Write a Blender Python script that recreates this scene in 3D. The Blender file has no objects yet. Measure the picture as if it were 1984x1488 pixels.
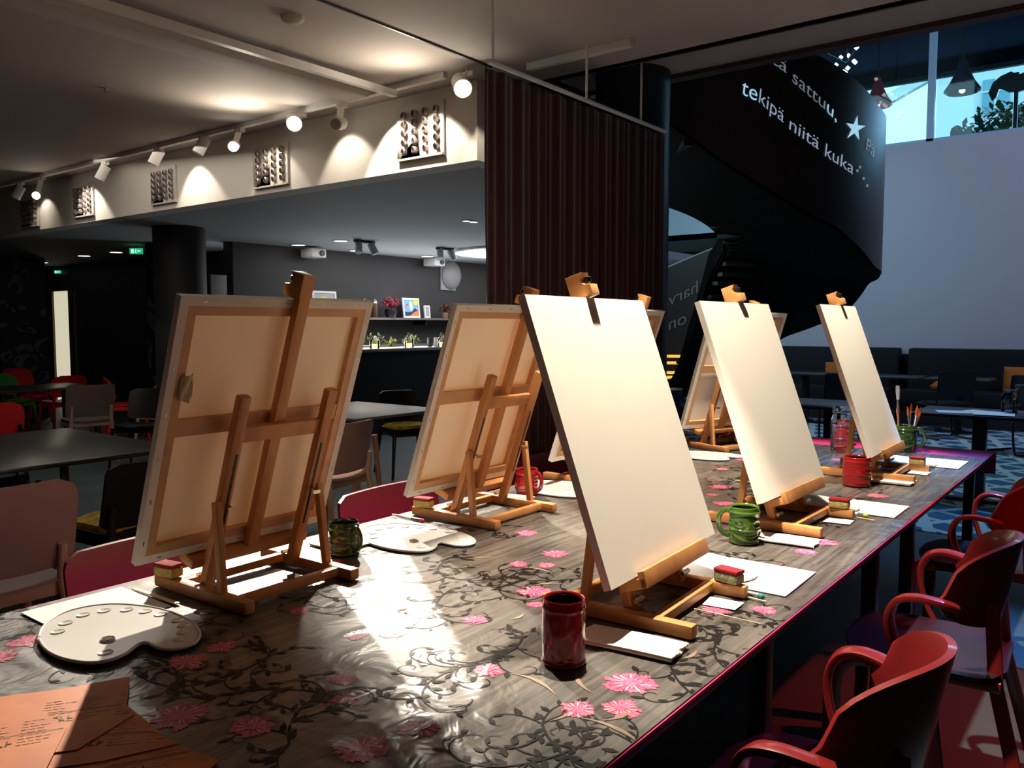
import bpy, bmesh, math, random
from math import sin, cos, pi, radians as R_
from mathutils import Vector, Matrix, noise
random.seed(7)
SC = bpy.context.scene
COL = SC.collection
# ------------------------------------------------------------------ camera
FPX = 1600.0
PITCH = math.atan((744 - 630) / FPX); YAW = R_(37.7)
cam_d = bpy.data.cameras.new('camera'); cam = bpy.data.objects.new('camera', cam_d); COL.objects.link(cam)
cam_d.sensor_width = 36; cam_d.lens = 36 * FPX / 1984; cam_d.clip_start = .02; cam_d.clip_end = 200
cam.location = (0, 0, 1.45); cam.rotation_euler = (pi / 2 - PITCH, 0, YAW - pi / 2)
SC.camera = cam
CP = Vector((0, 0, 1.45))
FW = Vector((cos(YAW) * cos(PITCH), sin(YAW) * cos(PITCH), -sin(PITCH))); RT = Vector((sin(YAW), -cos(YAW), 0)); UP = RT.cross(FW)
def ray(x, y): return FW + RT * ((x - 992) / FPX) + UP * ((744 - y) / FPX)
def onz(x, y, z): d = ray(x, y); return CP + d * ((z - CP.z) / d.z)
def onx(x, y, X): d = ray(x, y); return CP + d * (X / d.x)
def ony(x, y, Y): d = ray(x, y); return CP + d * (Y / d.y)
# ------------------------------------------------------------------ view + world
SC.view_settings.view_transform = 'Standard'; SC.view_settings.look = 'None'
SC.view_settings.gamma = 1; SC.view_settings.exposure = 0.0; SC.view_settings.use_curve_mapping = False
W = bpy.data.worlds.new('sky'); SC.world = W; W.use_nodes = True
W.node_tree.nodes['Background'].inputs[0].default_value = (.45, .85, 1, 1)
W.node_tree.nodes['Background'].inputs[1].default_value = 2.2
# ------------------------------------------------------------------ lights
def aim(o, t): o.rotation_euler = (Vector(t) - o.location).to_track_quat('-Z', 'Y').to_euler()
def spot(name, loc, tgt, e, col, size=60, blend=.4, rad=.03):
    l = bpy.data.lights.new(name, 'SPOT'); l.energy = e; l.color = col; l.spot_size = R_(size); l.spot_blend = blend; l.shadow_soft_size = rad
    o = bpy.data.objects.new(name, l); COL.objects.link(o); o.location = loc; aim(o, tgt); return o
def area(name, loc, tgt, e, col, sx, sy):
    l = bpy.data.lights.new(name, 'AREA'); l.shape = 'RECTANGLE'; l.energy = e; l.color = col; l.size = sx; l.size_y = sy
    o = bpy.data.objects.new(name, l); COL.objects.link(o); o.location = loc; aim(o, tgt); return o
WARM = (1, .78, .52); WARM2 = (1, .88, .72)
spot('lamp_over_table', (1.95, 1.28, 2.93), (1.98, .98, .95), 680, WARM2, 46, .45)
spot('lamp_over_table', (2.48, 1.24, 2.93), (2.98, 1.36, .75), 470, WARM2, 50, .4)
spot('lamp_over_table', (3.85, 1.26, 2.93), (4.22, 1.34, .75), 470, WARM2, 47, .4)
spot('lamp_from_left', (3.72, 5.2, 2.84), (1.30, 1.75, .8), 2000, WARM2, 31, .35, .04)
spot('lamp_from_left', (3.72, 3.62, 2.82), (2.35, 1.95, .9), 800, WARM2, 28, .5, .04)
spot('fill_behind', (.1, -1.6, 2.92), (1.7, 2.05, 1.2), 6, (1, .55, .30), 40, .8, .1)  # weak warm fill added behind the camera for the canvas backs
spot('red_lamp', (5.9, -.15, 2.6), (2.2, .27, .66), 260, (1, .035, .03), 15, .5, .05)
spot('red_lamp', (3.7, -.7, 2.95), (3.35, .40, 0), 330, (1, .05, .03), 28, .5, .05)
spot('violet_lamp', (5.3, .0, 3.05), (2.6, .36, .62), 190, (.42, .26, 1), 20, .5, .05)
spot('blue_lamp', (6.3, .95, 4.8), (4.3, .78, .75), 1800, (.10, .36, 1), 22, .7, .08)
spot('blue_lamp', (7.2, -.5, 4.8), (6.6, 1.0, 0), 260, (.10, .40, 1), 34, .7, .08)
area('window_daylight', (19.6, 2.5, 5.4), (10, 2.5, 2.0), 500, (.35, .68, 1), 12, 2.2)
spot('wall_wash', (9.6, -2.8, 6.9), (14, 2.0, 2.9), 800, (.54, .55, 1), 78, .9, .8)
spot('blue_wash', (8.5, 4.5, 6.6), (14, 4.6, 2.4), 260, (.30, .62, 1), 50, .9, .5)
spot('chair_fill_spot', (2.6, 3.3, 2.95), (3.9, 4.9, .6), 55, WARM, 44, .7, .05)  # added spot that brightens the oak chair and its table
area('bar_glow', (9.5, 8.2, 2.42), (9.5, 8.6, 0), 45, (.97, .93, .93), 5, .8)
area('low_ceiling_fill', (8.6, 8.75, 1.25), (8.2, 7.6, 2.5), 60, (.85, .93, 1), 5, .3)  # added upward fill for the low ceiling, no fitting stands there
area('cafe_glow', (3.0, 7.2, 2.95), (3.0, 7.4, 0), 34, (1, .88, .76), 2, 4)
# ------------------------------------------------------------------ helpers
def lin(c):
    return tuple(((x / 12.92) if x <= .04045 else ((x + .055) / 1.055) ** 2.4) for x in c)
MATS = {}
def mat(name, col, rough=.5, metal=0, bump=0, bscale=60, var=0, vscale=8, stretch=None, spec=.5, emis=None, es=0, trans=0, ior=1.45, coat=0, sheen=0, sub=0, col2=None):
    if name in MATS: return MATS[name]
    m = bpy.data.materials.new(name); m.use_nodes = True; nt = m.node_tree; b = nt.nodes['Principled BSDF']; MATS[name] = m
    b.inputs['Base Color'].default_value = (*col, 1); b.inputs['Roughness'].default_value = rough; b.inputs['Metallic'].default_value = metal
    b.inputs['Specular IOR Level'].default_value = spec; b.inputs['IOR'].default_value = ior
    b.inputs['Transmission Weight'].default_value = trans; b.inputs['Coat Weight'].default_value = coat; b.inputs['Coat Roughness'].default_value = .06
    b.inputs['Sheen Weight'].default_value = sheen
    if emis: b.inputs['Emission Color'].default_value = (*emis, 1); b.inputs['Emission Strength'].default_value = es
    tc = nt.nodes.new('ShaderNodeTexCoord'); mp = nt.nodes.new('ShaderNodeMapping'); nt.links.new(tc.outputs['Object'], mp.inputs[0])
    if stretch: mp.inputs['Scale'].default_value = stretch
    if var or col2:
        n = nt.nodes.new('ShaderNodeTexNoise'); n.inputs['Scale'].default_value = vscale; n.inputs['Detail'].default_value = 5
        nt.links.new(mp.outputs[0], n.inputs[0])
        r = nt.nodes.new('ShaderNodeValToRGB'); nt.links.new(n.outputs[0], r.inputs[0])
        c2 = col2 or tuple(x * (1 - var) for x in col)
        r.color_ramp.elements[0].position = .35; r.color_ramp.elements[1].position = .68
        r.color_ramp.elements[0].color = (*c2, 1); r.color_ramp.elements[1].color = (*col, 1)
        nt.links.new(r.outputs[0], b.inputs['Base Color'])
    if bump:
        n2 = nt.nodes.new('ShaderNodeTexNoise'); n2.inputs['Scale'].default_value = bscale; n2.inputs['Detail'].default_value = 3
        nt.links.new(mp.outputs[0], n2.inputs[0])
        bp = nt.nodes.new('ShaderNodeBump'); bp.inputs['Strength'].default_value = bump; bp.inputs['Distance'].default_value = .01
        nt.links.new(n2.outputs[0], bp.inputs['Height']); nt.links.new(bp.outputs[0], b.inputs['Normal'])
    return m
wood = mat('beech_wood', (.62, .27, .09), .42, var=.25, vscale=14, stretch=(1, 1, .15), bump=.05)
pine = mat('pine_wood', (.72, .40, .19), .5, var=.2, vscale=20, stretch=(.2, 1, 1))
brass = mat('steel_bolt', (.7, .62, .45), .3, 1)
blackp = mat('black_plastic', (.012, .012, .012), .3)
white_pl = mat('white_plastic', (.85, .83, .78), .22, coat=.3)
paper = mat('white_paper', (.88, .86, .82), .7)
wood_l = mat('light_wood_stick', (.80, .62, .38), .5, var=.15, vscale=30)
napk = mat('napkin_paper', (.84, .74, .62), .85, bump=.15, bscale=150)
redglz = mat('red_glaze', (.27, .009, .011), .16, coat=.6)
grnglz = mat('green_glaze', (.08, .15, .018), .14, coat=.7, col2=(.025, .075, .012), vscale=18)
darkin = mat('dark_glaze', (.01, .008, .006), .25)
magenta = mat('magenta_cloth', (.62, .03, .16), .75, bump=.1, bscale=300)
redpaint = mat('red_lacquer', (.16, .010, .010), .32, coat=.4)
maroon = mat('maroon_lacquer', (.10, .008, .017), .35, coat=.2)
blackpaint = mat('black_lacquer', (.010, .009, .009), .3)
def canvas_mat():
    m = bpy.data.materials.new('primed_canvas'); m.use_nodes = True; nt = m.node_tree; nt.nodes.remove(nt.nodes['Principled BSDF'])
    out = nt.nodes['Material Output']; d = nt.nodes.new('ShaderNodeBsdfDiffuse'); t = nt.nodes.new('ShaderNodeBsdfTranslucent'); mx = nt.nodes.new('ShaderNodeMixShader')
    d.inputs[0].default_value = (.86, .80, .70, 1); t.inputs[0].default_value = (.95, .47, .17, 1); mx.inputs[0].default_value = .042
    tc = nt.nodes.new('ShaderNodeTexCoord'); n = nt.nodes.new('ShaderNodeTexNoise'); n.inputs['Scale'].default_value = 500
    bp = nt.nodes.new('ShaderNodeBump'); bp.inputs['Strength'].default_value = .12; bp.inputs['Distance'].default_value = .002
    nt.links.new(tc.outputs['Object'], n.inputs[0]); nt.links.new(n.outputs[0], bp.inputs['Height']); nt.links.new(bp.outputs[0], d.inputs['Normal'])
    nt.links.new(d.outputs[0], mx.inputs[1]); nt.links.new(t.outputs[0], mx.inputs[2]); nt.links.new(mx.outputs[0], out.inputs[0]); return m
canv = canvas_mat()
def glass_mat(name, col=(1, 1, 1), rough=0.0):
    m = bpy.data.materials.new(name); m.use_nodes = True; nt = m.node_tree; nt.nodes.remove(nt.nodes['Principled BSDF'])
    out = nt.nodes['Material Output']; g = nt.nodes.new('ShaderNodeBsdfGlossy'); t = nt.nodes.new('ShaderNodeBsdfTransparent'); mx = nt.nodes.new('ShaderNodeMixShader')
    g.inputs['Roughness'].default_value = .03; t.inputs[0].default_value = (*col, 1)
    f = nt.nodes.new('ShaderNodeFresnel'); f.inputs[0].default_value = 1.5; nt.links.new(f.outputs[0], mx.inputs[0])
    nt.links.new(t.outputs[0], mx.inputs[1]); nt.links.new(g.outputs[0], mx.inputs[2]); nt.links.new(mx.outputs[0], out.inputs[0]); return m
pane = glass_mat('window_glass', (.9, .97, 1)); jarglass = glass_mat('jar_glass', (.93, .96, .97))

class G:
    def __init__(s): s.v = []; s.f = []; s.m = []
    def add(s, vs, fs, mi=0):
        o = len(s.v); s.v += [tuple(v) for v in vs]; s.f += [tuple(i + o for i in f) for f in fs]; s.m += [mi] * len(fs); return s
    def bx(s, x0, x1, y0, y1, z0, z1, mi=0, X=None):
        vs = [Vector((x, y, z)) for x in (x0, x1) for y in (y0, y1) for z in (z0, z1)]
        if X: vs = [X(v) for v in vs]
        return s.add(vs, [(0, 1, 3, 2), (4, 6, 7, 5), (0, 4, 5, 1), (2, 3, 7, 6), (0, 2, 6, 4), (1, 5, 7, 3)], mi)
    def bar(s, p0, p1, w, d, up=(0, 0, 1), mi=0):      # rectangular bar between two points
        p0 = Vector(p0); p1 = Vector(p1); a = (p1 - p0).normalized(); u = Vector(up); sd = a.cross(u).normalized(); u = sd.cross(a)
        vs = [p + sd * i * w / 2 + u * j * d / 2 for p in (p0, p1) for i in (-1, 1) for j in (-1, 1)]
        return s.add(vs, [(0, 1, 3, 2), (4, 6, 7, 5), (0, 4, 5, 1), (2, 3, 7, 6), (0, 2, 6, 4), (1, 5, 7, 3)], mi)
    def cyl(s, p0, p1, r0, r1=None, n=16, mi=0):
        return s.tube([p0, p1], [r0, r0 if r1 is None else r1], n, mi)
    def tube(s, pts, r, n=8, mi=0, flat=None, up=(0, 0, 1)):
        pts = [Vector(p) for p in pts]; rs = r if isinstance(r, (list, tuple)) else [r] * len(pts); vs = []; fs = []
        pu = None
        for i, p in enumerate(pts):
            a = (pts[min(i + 1, len(pts) - 1)] - pts[max(i - 1, 0)]).normalized()
            if pu is None:
                u = Vector(up) if abs(a.dot(Vector(up))) < .95 else Vector((1, 0, 0))
            else: u = pu
            sd = a.cross(u).normalized(); u = sd.cross(a).normalized(); pu = u
            for k in range(n):
                t = 2 * pi * k / n
                if flat: # flat=(w,h): rounded strip
                    c, q = cos(t), sin(t); ex = .45
                    vs.append(p + sd * flat[0] / 2 * math.copysign(abs(c) ** ex, c) + u * flat[1] / 2 * math.copysign(abs(q) ** ex, q))
                else: vs.append(p + (sd * cos(t) + u * sin(t)) * rs[i])
        for i in range(len(pts) - 1):
            for k in range(n): fs.append((i * n + k, i * n + (k + 1) % n, (i + 1) * n + (k + 1) % n, (i + 1) * n + k))
        fs.append(tuple(range(n))[::-1]); fs.append(tuple((len(pts) - 1) * n + k for k in range(n)))
        return s.add(vs, fs, mi)
    def lathe(s, prof, n=24, c=(0, 0, 0), mi=0, fn=None, caps=(1, 0)):
        vs = []; fs = []; c = Vector(c)
        for r, z in prof:
            for k in range(n):
                t = 2 * pi * k / n; q = Vector((r * cos(t), r * sin(t), z))
                if fn: q = fn(q, t)
                vs.append(c + q)
        for i in range(len(prof) - 1):
            for k in range(n): fs.append((i * n + k, i * n + (k + 1) % n, (i + 1) * n + (k + 1) % n, (i + 1) * n + k))
        if caps[0] and prof[0][0] > 1e-5: fs.append(tuple(range(n))[::-1])
        if caps[1] and prof[-1][0] > 1e-5: fs.append(tuple((len(prof) - 1) * n + k for k in range(n)))
        return s.add(vs, fs, mi)
    def prism(s, poly, h0, h1, X, mi=0):               # X(a,b,h) -> point
        n = len(poly); vs = [X(a, b, h0) for a, b in poly] + [X(a, b, h1) for a, b in poly]
        fs = [tuple(range(n))[::-1], tuple(range(n, 2 * n))] + [(i, (i + 1) % n, n + (i + 1) % n, n + i) for i in range(n)]
        return s.add(vs, fs, mi)
    def plate(s, fn, nu, nv, th, mi=0, flip=False):    # fn(u,v)->(point, normal)
        vs = []; fs = []
        for sg in (0, 1):
            for j in range(nv + 1):
                for i in range(nu + 1):
                    p, nrm = fn(i / nu, j / nv); vs.append(Vector(p) + Vector(nrm) * th * (sg - .5))
        N = (nu + 1) * (nv + 1); I = lambda i, j, k: k * N + j * (nu + 1) + i
        for j in range(nv):
            for i in range(nu):
                fs.append((I(i, j, 1), I(i + 1, j, 1), I(i + 1, j + 1, 1), I(i, j + 1, 1))); fs.append((I(i, j, 0), I(i, j + 1, 0), I(i + 1, j + 1, 0), I(i + 1, j, 0)))
        for i in range(nu):
            fs.append((I(i, 0, 0), I(i + 1, 0, 0), I(i + 1, 0, 1), I(i, 0, 1))); fs.append((I(i, nv, 1), I(i + 1, nv, 1), I(i + 1, nv, 0), I(i, nv, 0)))
        for j in range(nv):
            fs.append((I(0, j, 1), I(0, j + 1, 1), I(0, j + 1, 0), I(0, j, 0))); fs.append((I(nu, j, 0), I(nu, j + 1, 0), I(nu, j + 1, 1), I(nu, j, 1)))
        return s.add(vs, fs, mi)
    def build(s, name, mats, parent=None, bev=0, smooth=True, ang=35, weld=True):
        me = bpy.data.meshes.new(name); me.from_pydata(s.v, [], s.f)
        if not isinstance(mats, (list, tuple)): mats = [mats]
        for m in mats: me.materials.append(m)
        me.polygons.foreach_set('material_index', s.m)
        bm = bmesh.new(); bm.from_mesh(me)
        if weld: bmesh.ops.remove_doubles(bm, verts=bm.verts, dist=1e-6)
        bmesh.ops.recalc_face_normals(bm, faces=bm.faces)
        if bev: bmesh.ops.bevel(bm, geom=bm.edges[:], offset=bev, segments=2, profile=.6, affect='EDGES', clamp_overlap=True)
        bm.to_mesh(me); bm.free()
        if smooth:
            me.shade_smooth(); me.set_sharp_from_angle(angle=R_(ang))
        o = bpy.data.objects.new(name, me); COL.objects.link(o)
        if parent: o.parent = parent
        return o
def tag(o, label, cat, group=None, kind=None):
    o['label'] = label; o['category'] = cat
    if group: o['group'] = group
    if kind: o['kind'] = kind
    return o
def struct(o, label=None):
    o['kind'] = 'structure'
    if label: o['label'] = label
    return o
def empty(name, loc, rz=0, rx=0):
    o = bpy.data.objects.new(name, None); COL.objects.link(o); o.location = loc; o.rotation_euler = (rx, 0, rz); o.empty_display_size = .05; return o
def dup(o, parent=None):
    c = o.copy(); COL.objects.link(c)
    if parent: c.parent = parent
    for k in [x for x in bpy.data.objects if x.parent == o]: dup(k, c)
    return c
def smooth_pts(pts, k=6):
    out = []; P = [Vector(p) for p in pts]
    for i in range(len(P) - 1):
        a = P[max(i - 1, 0)]; b = P[i]; c = P[i + 1]; d = P[min(i + 2, len(P) - 1)]
        for j in range(k):
            t = j / k; out.append(.5 * ((2 * b) + (c - a) * t + (2 * a - 5 * b + 4 * c - d) * t * t + (3 * b - a - 3 * c + d) * t ** 3))
    out.append(P[-1]); return out
def interp(tab, x):
    if x <= tab[0][0]: return tab[0][1]
    for (a, p), (b, q) in zip(tab, tab[1:]):
        if x <= b:
            t = (x - a) / (b - a); return p + (q - p) * t
    return tab[-1][1]

# ================================================================== SETTING
ceil_m = mat('ceiling_paint', (.42, .37, .33), .8, bump=.05, bscale=3)
fasc_m = mat('fascia_paint', (.72, .68, .62), .7)
lowc_m = mat('low_ceiling_paint', (.40, .41, .42), .75)
dark_m = mat('dark_wall_paint', (.045, .043, .045), .6)
darker_m = mat('black_wall_paint', (.018, .017, .018), .6)
brownd = mat('dark_brown_paint', (.05, .028, .022), .55)
white_w = mat('white_screen_wall', (.62, .60, .62), .8, bump=.06, bscale=.6)
floor_m = mat('floor_vinyl', (.06, .085, .095), .5, var=.3, vscale=2)
def poly_slab(name, pts, z0, z1, m):
    g = G(); g.prism(pts, z0, z1, lambda a, b, h: Vector((a, b, h))); return struct(g.build(name, m, smooth=False))
def boxs(name, x0, x1, y0, y1, z0, z1, m): return struct(G().bx(x0, x1, y0, y1, z0, z1).build(name, m, smooth=False))
boxs('floor', -3, 22, -6, 18, -.1, 0, floor_m)
boxs('ceiling', -3, 4.42, -6, 18, 3.0, 3.15, ceil_m)
boxs('ceiling_step', 4.42, 5.43, -6, 3.6, 3.2, 3.35, ceil_m)
boxs('trim_1', 4.36, 4.44, -6, 3.45, 3.0, 3.22, brownd)
boxs('trim_2', 5.37, 5.47, -6, 3.6, 3.17, 7.4, brownd)
boxs('wall_fascia', 4.1, 4.28, 3.45, 18, 2.5, 3.02, fasc_m)
boxs('wall_fascia_return', 4.28, 5.43, 3.45, 3.6, 2.5, 3.25, brownd)
poly_slab('ceiling_low', [(4.28, 3.6), (5.3, 3.6), (8.0, 6.1), (14, 6.1), (14, 9.2), (14, 18), (4.28, 18)], 2.5, 2.62, lowc_m)
boxs('wall_back', 6.15, 14, 9.2, 9.4, 0, 2.5, dark_m)
boxs('wall_left', 6.8, 7.0, 9.4, 18, 0, 2.5, darker_m)
boxs('wall_end', -3, 7, 17.9, 18, 0, 3.0, darker_m)
boxs('wall_rear', -3.1, -3, -6, 18, 0, 3.15, dark_m)
boxs('wall_right', -3, 20, -6.1, -6, 0, 7.4, dark_m)
boxs('wall_white', 14, 14.2, -6, 5.75, 1.0, 4.24, white_w)
boxs('wall_under_white', 14, 14.2, -6, 5.75, 0, 1.0, darker_m)
boxs('wall_bulkhead', 14, 14.2, 5.75, 9.4, 3.02, 4.24, mat('pale_bulkhead_paint', (.75, .85, .9), .7))
boxs('wall_recess', 16.5, 16.6, 5.5, 9.4, 0, 3.02, dark_m)
boxs('ceiling_recess', 14, 16.6, 5.5, 9.4, 3.02, 3.1, lowc_m)
boxs('wall_recess_side', 14.2, 16.6, 5.6, 5.74, 0, 3.02, darker_m)
boxs('floor_gallery', 14.2, 20, -6, 10, 3.6, 3.7, dark_m)
boxs('wall_gallery_left', 5.43, 20, 9.4, 9.5, 2.6, 7.4, dark_m)
boxs('ceiling_gallery', 14, 20.2, -6, 10, 6.86, 6.95, mat('gallery_ceiling_paint', (.008, .012, .02), .8, spec=0))
boxs('ceiling_atrium', 5.43, 14, -6, 10, 7.3, 7.4, darker_m)
boxs('wall_atrium_header', 14, 14.1, -6, 10, 6.86, 7.35, darker_m)
# upper window wall
wf = G()
y = -6.0
while y < 10:
    wf.bx(20, 20.12, y - .05, y + .05, 3.7, 6.86); y += 2.0
wf.bx(20, 20.12, -6, 10, 3.7, 3.85).bx(20, 20.12, -6, 10, 6.76, 6.86)
wo = struct(wf.build('window_1', mat('window_frame_dark', (.03, .05, .07), .5), smooth=False))
G().bx(20.05, 20.06, -6, 10, 3.85, 6.76).build('pane', pane, wo, smooth=False)
# glass partition along the gallery edge
pY = onx(1806, 160, 14.1).y
gp = G().bx(14.06, 14.14, pY - .05, pY + .05, 4.24, 6.86).bx(14.06, 14.14, pY + 2.2, pY + 2.28, 4.24, 6.86).bx(14.06, 14.14, -6, 9.4, 4.24, 4.29)
go = struct(gp.build('window_2', mat('pale_frame', (.45, .62, .75), .4), smooth=False))
G().bx(14.095, 14.105, -6, 9.4, 4.29, 6.86).build('pane', pane, go, smooth=False)
# building outside
tag(G().bx(20.5, 60, -30, 40, -2.2, -2).build('street_ground', mat('asphalt', (.05, .05, .055), .9), smooth=False), 'dark street ground outside, below the upper window', 'ground')
fac = mat('facade_render', (.80, .82, .80), .8)
fg = G().bx(34, 36, -20, 6.6, -2, 30)
fo = fg.build('facade_building', fac, smooth=False); tag(fo, 'pale building facade seen through the upper window, right', 'building')
for i, (yy, zz) in enumerate([(y0, z0) for y0 in (1.2, 2.95, 4.7) for z0 in (7.2, 8.95, 10.7)]):
    w_ = G().bx(33.9, 34, yy - .42, yy + .42, zz, zz + 1.15).build('window', mat('facade_glass', (.22, .42, .5), .2), fo, smooth=False)
    G().bx(33.86, 33.9, yy - .03, yy + .03, zz, zz + 1.15).bx(33.86, 33.9, yy - .42, yy + .42, zz + .7, zz + .76).build('glazing_bar', fac, w_, smooth=False)
f2 = G().bx(40, 42, 5, 22, -2, 9.5); f2o = f2.build('facade_building', mat('facade_render_blue', (.6, .75, .8), .8), smooth=False); tag(f2o, 'lower pale building seen through the upper window, left', 'building')
for i in range(5): G().bx(39.9, 40, 6 + i * 2.2, 7.2 + i * 2.2, 6.2, 8).build('window', MATS['facade_glass'], f2o, smooth=False)
br_ = G(); br_.bar((33.4, 6.8, 10.4), (33.4, 12.5, 7.9), .3, .35); tag(br_.build('roof_beam', fac, smooth=False), 'pale sloping beam outside behind the upper window', 'beam')

# patterned pillar + wall strips on the left
def vor_mat():
    m = bpy.data.materials.new('patterned_wallpaper'); m.use_nodes = True; nt = m.node_tree; b = nt.nodes['Principled BSDF']; b.inputs['Roughness'].default_value = .6
    tc = nt.nodes.new('ShaderNodeTexCoord'); n = nt.nodes.new('ShaderNodeTexNoise'); n.inputs['Scale'].default_value = 3.2; n.inputs['Detail'].default_value = 1.5; n.inputs['Distortion'].default_value = 1.2
    nt.links.new(tc.outputs['Object'], n.inputs[0]); r = nt.nodes.new('ShaderNodeValToRGB'); r.color_ramp.interpolation = 'CONSTANT'
    e = r.color_ramp.elements; e[0].color = (.012, .012, .014, 1); e[1].position = .57; e[1].color = (.13, .135, .15, 1); q = e.new(.66); q.color = (.015, .015, .015, 1)
    nt.links.new(n.outputs[0], r.inputs[0]); nt.links.new(r.outputs[0], b.inputs['Base Color']); return m
vm = vor_mat()
pp = onz(42, 500, 2.5)
struct(G().bx(5.2, 5.9, 13.9, 15.2, 0, 2.5).build('wall_pillar_patterned', vm, smooth=False))
struct(G().bx(5.6, 5.9, 10.0, 10.3, 0, 2.5).build('wall_strip_patterned', vm, smooth=False))
# round columns
c1 = G().cyl((4.94, 8.37, 0), (4.94, 8.37, 2.5), .27, n=40).build('column', darker_m); tag(c1, 'dark round column under the low ceiling, left of the bar', 'column')
c2 = G().cyl((5.2, 2.95, 0), (5.2, 2.95, 3.2), .26, n=40).build('column', mat('blueblack_column_paint', (.02, .028, .04), .45)); tag(c2, 'dark round column behind the red curtain', 'column')
# lit doorway
d0 = onx(107, 572, 6.78); d1 = onx(138, 572, 6.78)
do = empty('door_1', (6.76, (d0.y + d1.y) / 2, 0)); do['kind'] = 'structure'
hw = (d0.y - d1.y) / 2
G().bx(-.005, .03, -hw, hw, 0, 2.05).build('lit_opening', mat('lit_corridor', (.8, .76, .6), .7, emis=(1, .93, .68), es=.62), do, smooth=False)
G().bx(-.04, .03, hw, hw + .3, 0, 2.1).bx(-.04, .03, -hw - .06, -hw, 0, 2.1).bx(-.04, .03, -hw, hw, 2.05, 2.1).build('door_frame', mat('brown_door', (.09, .055, .03), .5), do, smooth=False)

# exit signs
def exit_sign(px, py, z, w, label):
    p = onz(px, py, z); e = empty('exit_sign', p, YAW - pi / 2)
    G().bx(-w / 2, w / 2, -.012, .012, -w * .45, 0).build('panel', mat('green_sign_panel', (.02, .3, .14), .4, emis=(.03, .75, .36), es=.55), e, bev=.003)
    g = G(); wh = mat('white_sign_mark', (.8, 1, .9), .4, emis=(.6, 1, .8), es=1.0)
    k = w / .30
    g.bx(-.11 * k, -.05 * k, -.016, -.012, -.11 * k, -.02 * k).bx(.05 * k, .11 * k, -.016, -.012, -.075 * k, -.055 * k)
    g.prism([(.03 * k, -.065 * k), (.055 * k, -.035 * k), (.055 * k, -.095 * k)], 0, .004, lambda a, b, h: Vector((a, -.012 - h, b)))
    g.cyl((0, -.014, -.03 * k), (0, -.016, -.03 * k), .011 * k, n=10); g.bar((0, -.014, -.045 * k), (-.01 * k, -.014, -.075 * k), .018 * k, .004, (0, 1, 0)); g.bar((-.01 * k, -.014, -.075 * k), (-.03 * k, -.014, -.11 * k), .01 * k, .004, (0, 1, 0)); g.bar((-.01 * k, -.014, -.075 * k), (.015 * k, -.014, -.11 * k), .01 * k, .004, (0, 1, 0))
    g.build('symbol', wh, e, smooth=False); G().bx(-.004, .004, -.004, .004, 0, 2.5 - z + .001).build('hanger', blackp, e)
    tag(e, label, 'sign')
exit_sign(264, 481, 2.46, .17, 'green exit sign hanging from the low ceiling, beside the dark column')
exit_sign(112, 524, 2.42, .12, 'small green exit sign above the lit doorway')

# ceiling fittings ---------------------------------------------------
def disc(name, p, r, h, m, parent=None, n=24): return G().cyl((p[0], p[1], p[2] - h), (p[0], p[1], p[2]), r, n=n).build(name, m, parent)
bulb = mat('downlight_glow', (1, 1, 1), .5, emis=(1, .96, .9), es=6)
ring = mat('downlight_ring', (.6, .6, .6), .4)
DL = [((163, 495), 'leftmost small recessed downlight in the low ceiling, above the dark wall'), ((225, 488), 'recessed downlight in the low ceiling left of the hanging exit sign'),
      ((82, 508), 'small recessed downlight beside the patterned pillar'), ((578, 474), 'recessed bar downlight nearest the left canvas top'), ((660, 466), 'recessed bar downlight second from the left, slightly nearer'),
      ((690, 485), 'recessed bar downlight close to the small twin spotlight'), ((828, 496), 'recessed bar downlight above the white projector box'), ((904, 427), 'twin recessed downlight left of the round bright ceiling light'), ((918, 429), 'twin recessed downlight right one, beside the red curtain')]
for (q, lb) in DL:
    p = onz(*q, 2.5); e = empty('ceiling_downlight', (p.x, p.y, 2.5)); r = .085 if q[1] > 440 else .04
    G().lathe([(r * 1.25, 0), (r * 1.25, -.008), (r, -.01), (r, 0)], 20, caps=(0, 0)).build('trim_ring', ring, e); G().cyl((0, 0, -.006), (0, 0, -.001), r * .97, n=20).build('diffuser', bulb, e)
    tag(e, lb, 'ceiling light', 'recessed downlights in the low ceiling')
p = onz(1008, 487, 2.5)
e = empty('round_ceiling_light', (p.x, p.y, 2.5)); G().lathe([(.97, 0), (.97, -.03), (.93, -.04), (.93, 0)], 48, caps=(0, 0)).build('rim', ring, e)
G().cyl((0, 0, -.03), (0, 0, -.002), .925, n=48).build('diffuser', mat('round_light_glow', (1, 1, 1), .5, emis=(.82, .95, 1), es=2.4), e); tag(e, 'large round glowing ceiling light beside the red curtain', 'ceiling light')

# track along the fascia, spot heads
trk = mat('white_track', (.75, .72, .68), .4)
tag(G().bx(3.84, 3.88, 3.5, 16, 2.965, 2.9995).build('lighting_track', trk, smooth=False), 'white lighting track running along the white fascia', 'track')
tag(G().bx(1.2, 3.8, 3.86, 3.90, 2.9, 2.94).build('lighting_track', trk, smooth=False), 'suspended track ending near the brightest spotlight', 'track')
tag(G().bx(1.2, 3.95, 3.20, 3.212, 2.99, 2.9995).build('lighting_track', mat('dark_track', (.06, .05, .05), .4), smooth=False), 'thin dark track in the ceiling leading to the curtain corner', 'track')
tag(G().bx(4.02, 4.06, 2.3, 3.0, 2.96, 2.9995).build('lighting_track', trk, smooth=False), 'short white track in front of the curtain top', 'track')
tag(G().bx(-2, 3.83, 4.15, 4.35, 2.95, 2.9995).build('ceiling_duct', ceil_m, bev=.01), 'shallow painted beam casing across the ceiling', 'beam')
spot_body = mat('white_spotlight_shell', (.8, .77, .72), .35); glow = mat('spotlight_glow', (1, 1, 1), .5, emis=(1, .93, .78), es=60)
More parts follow.
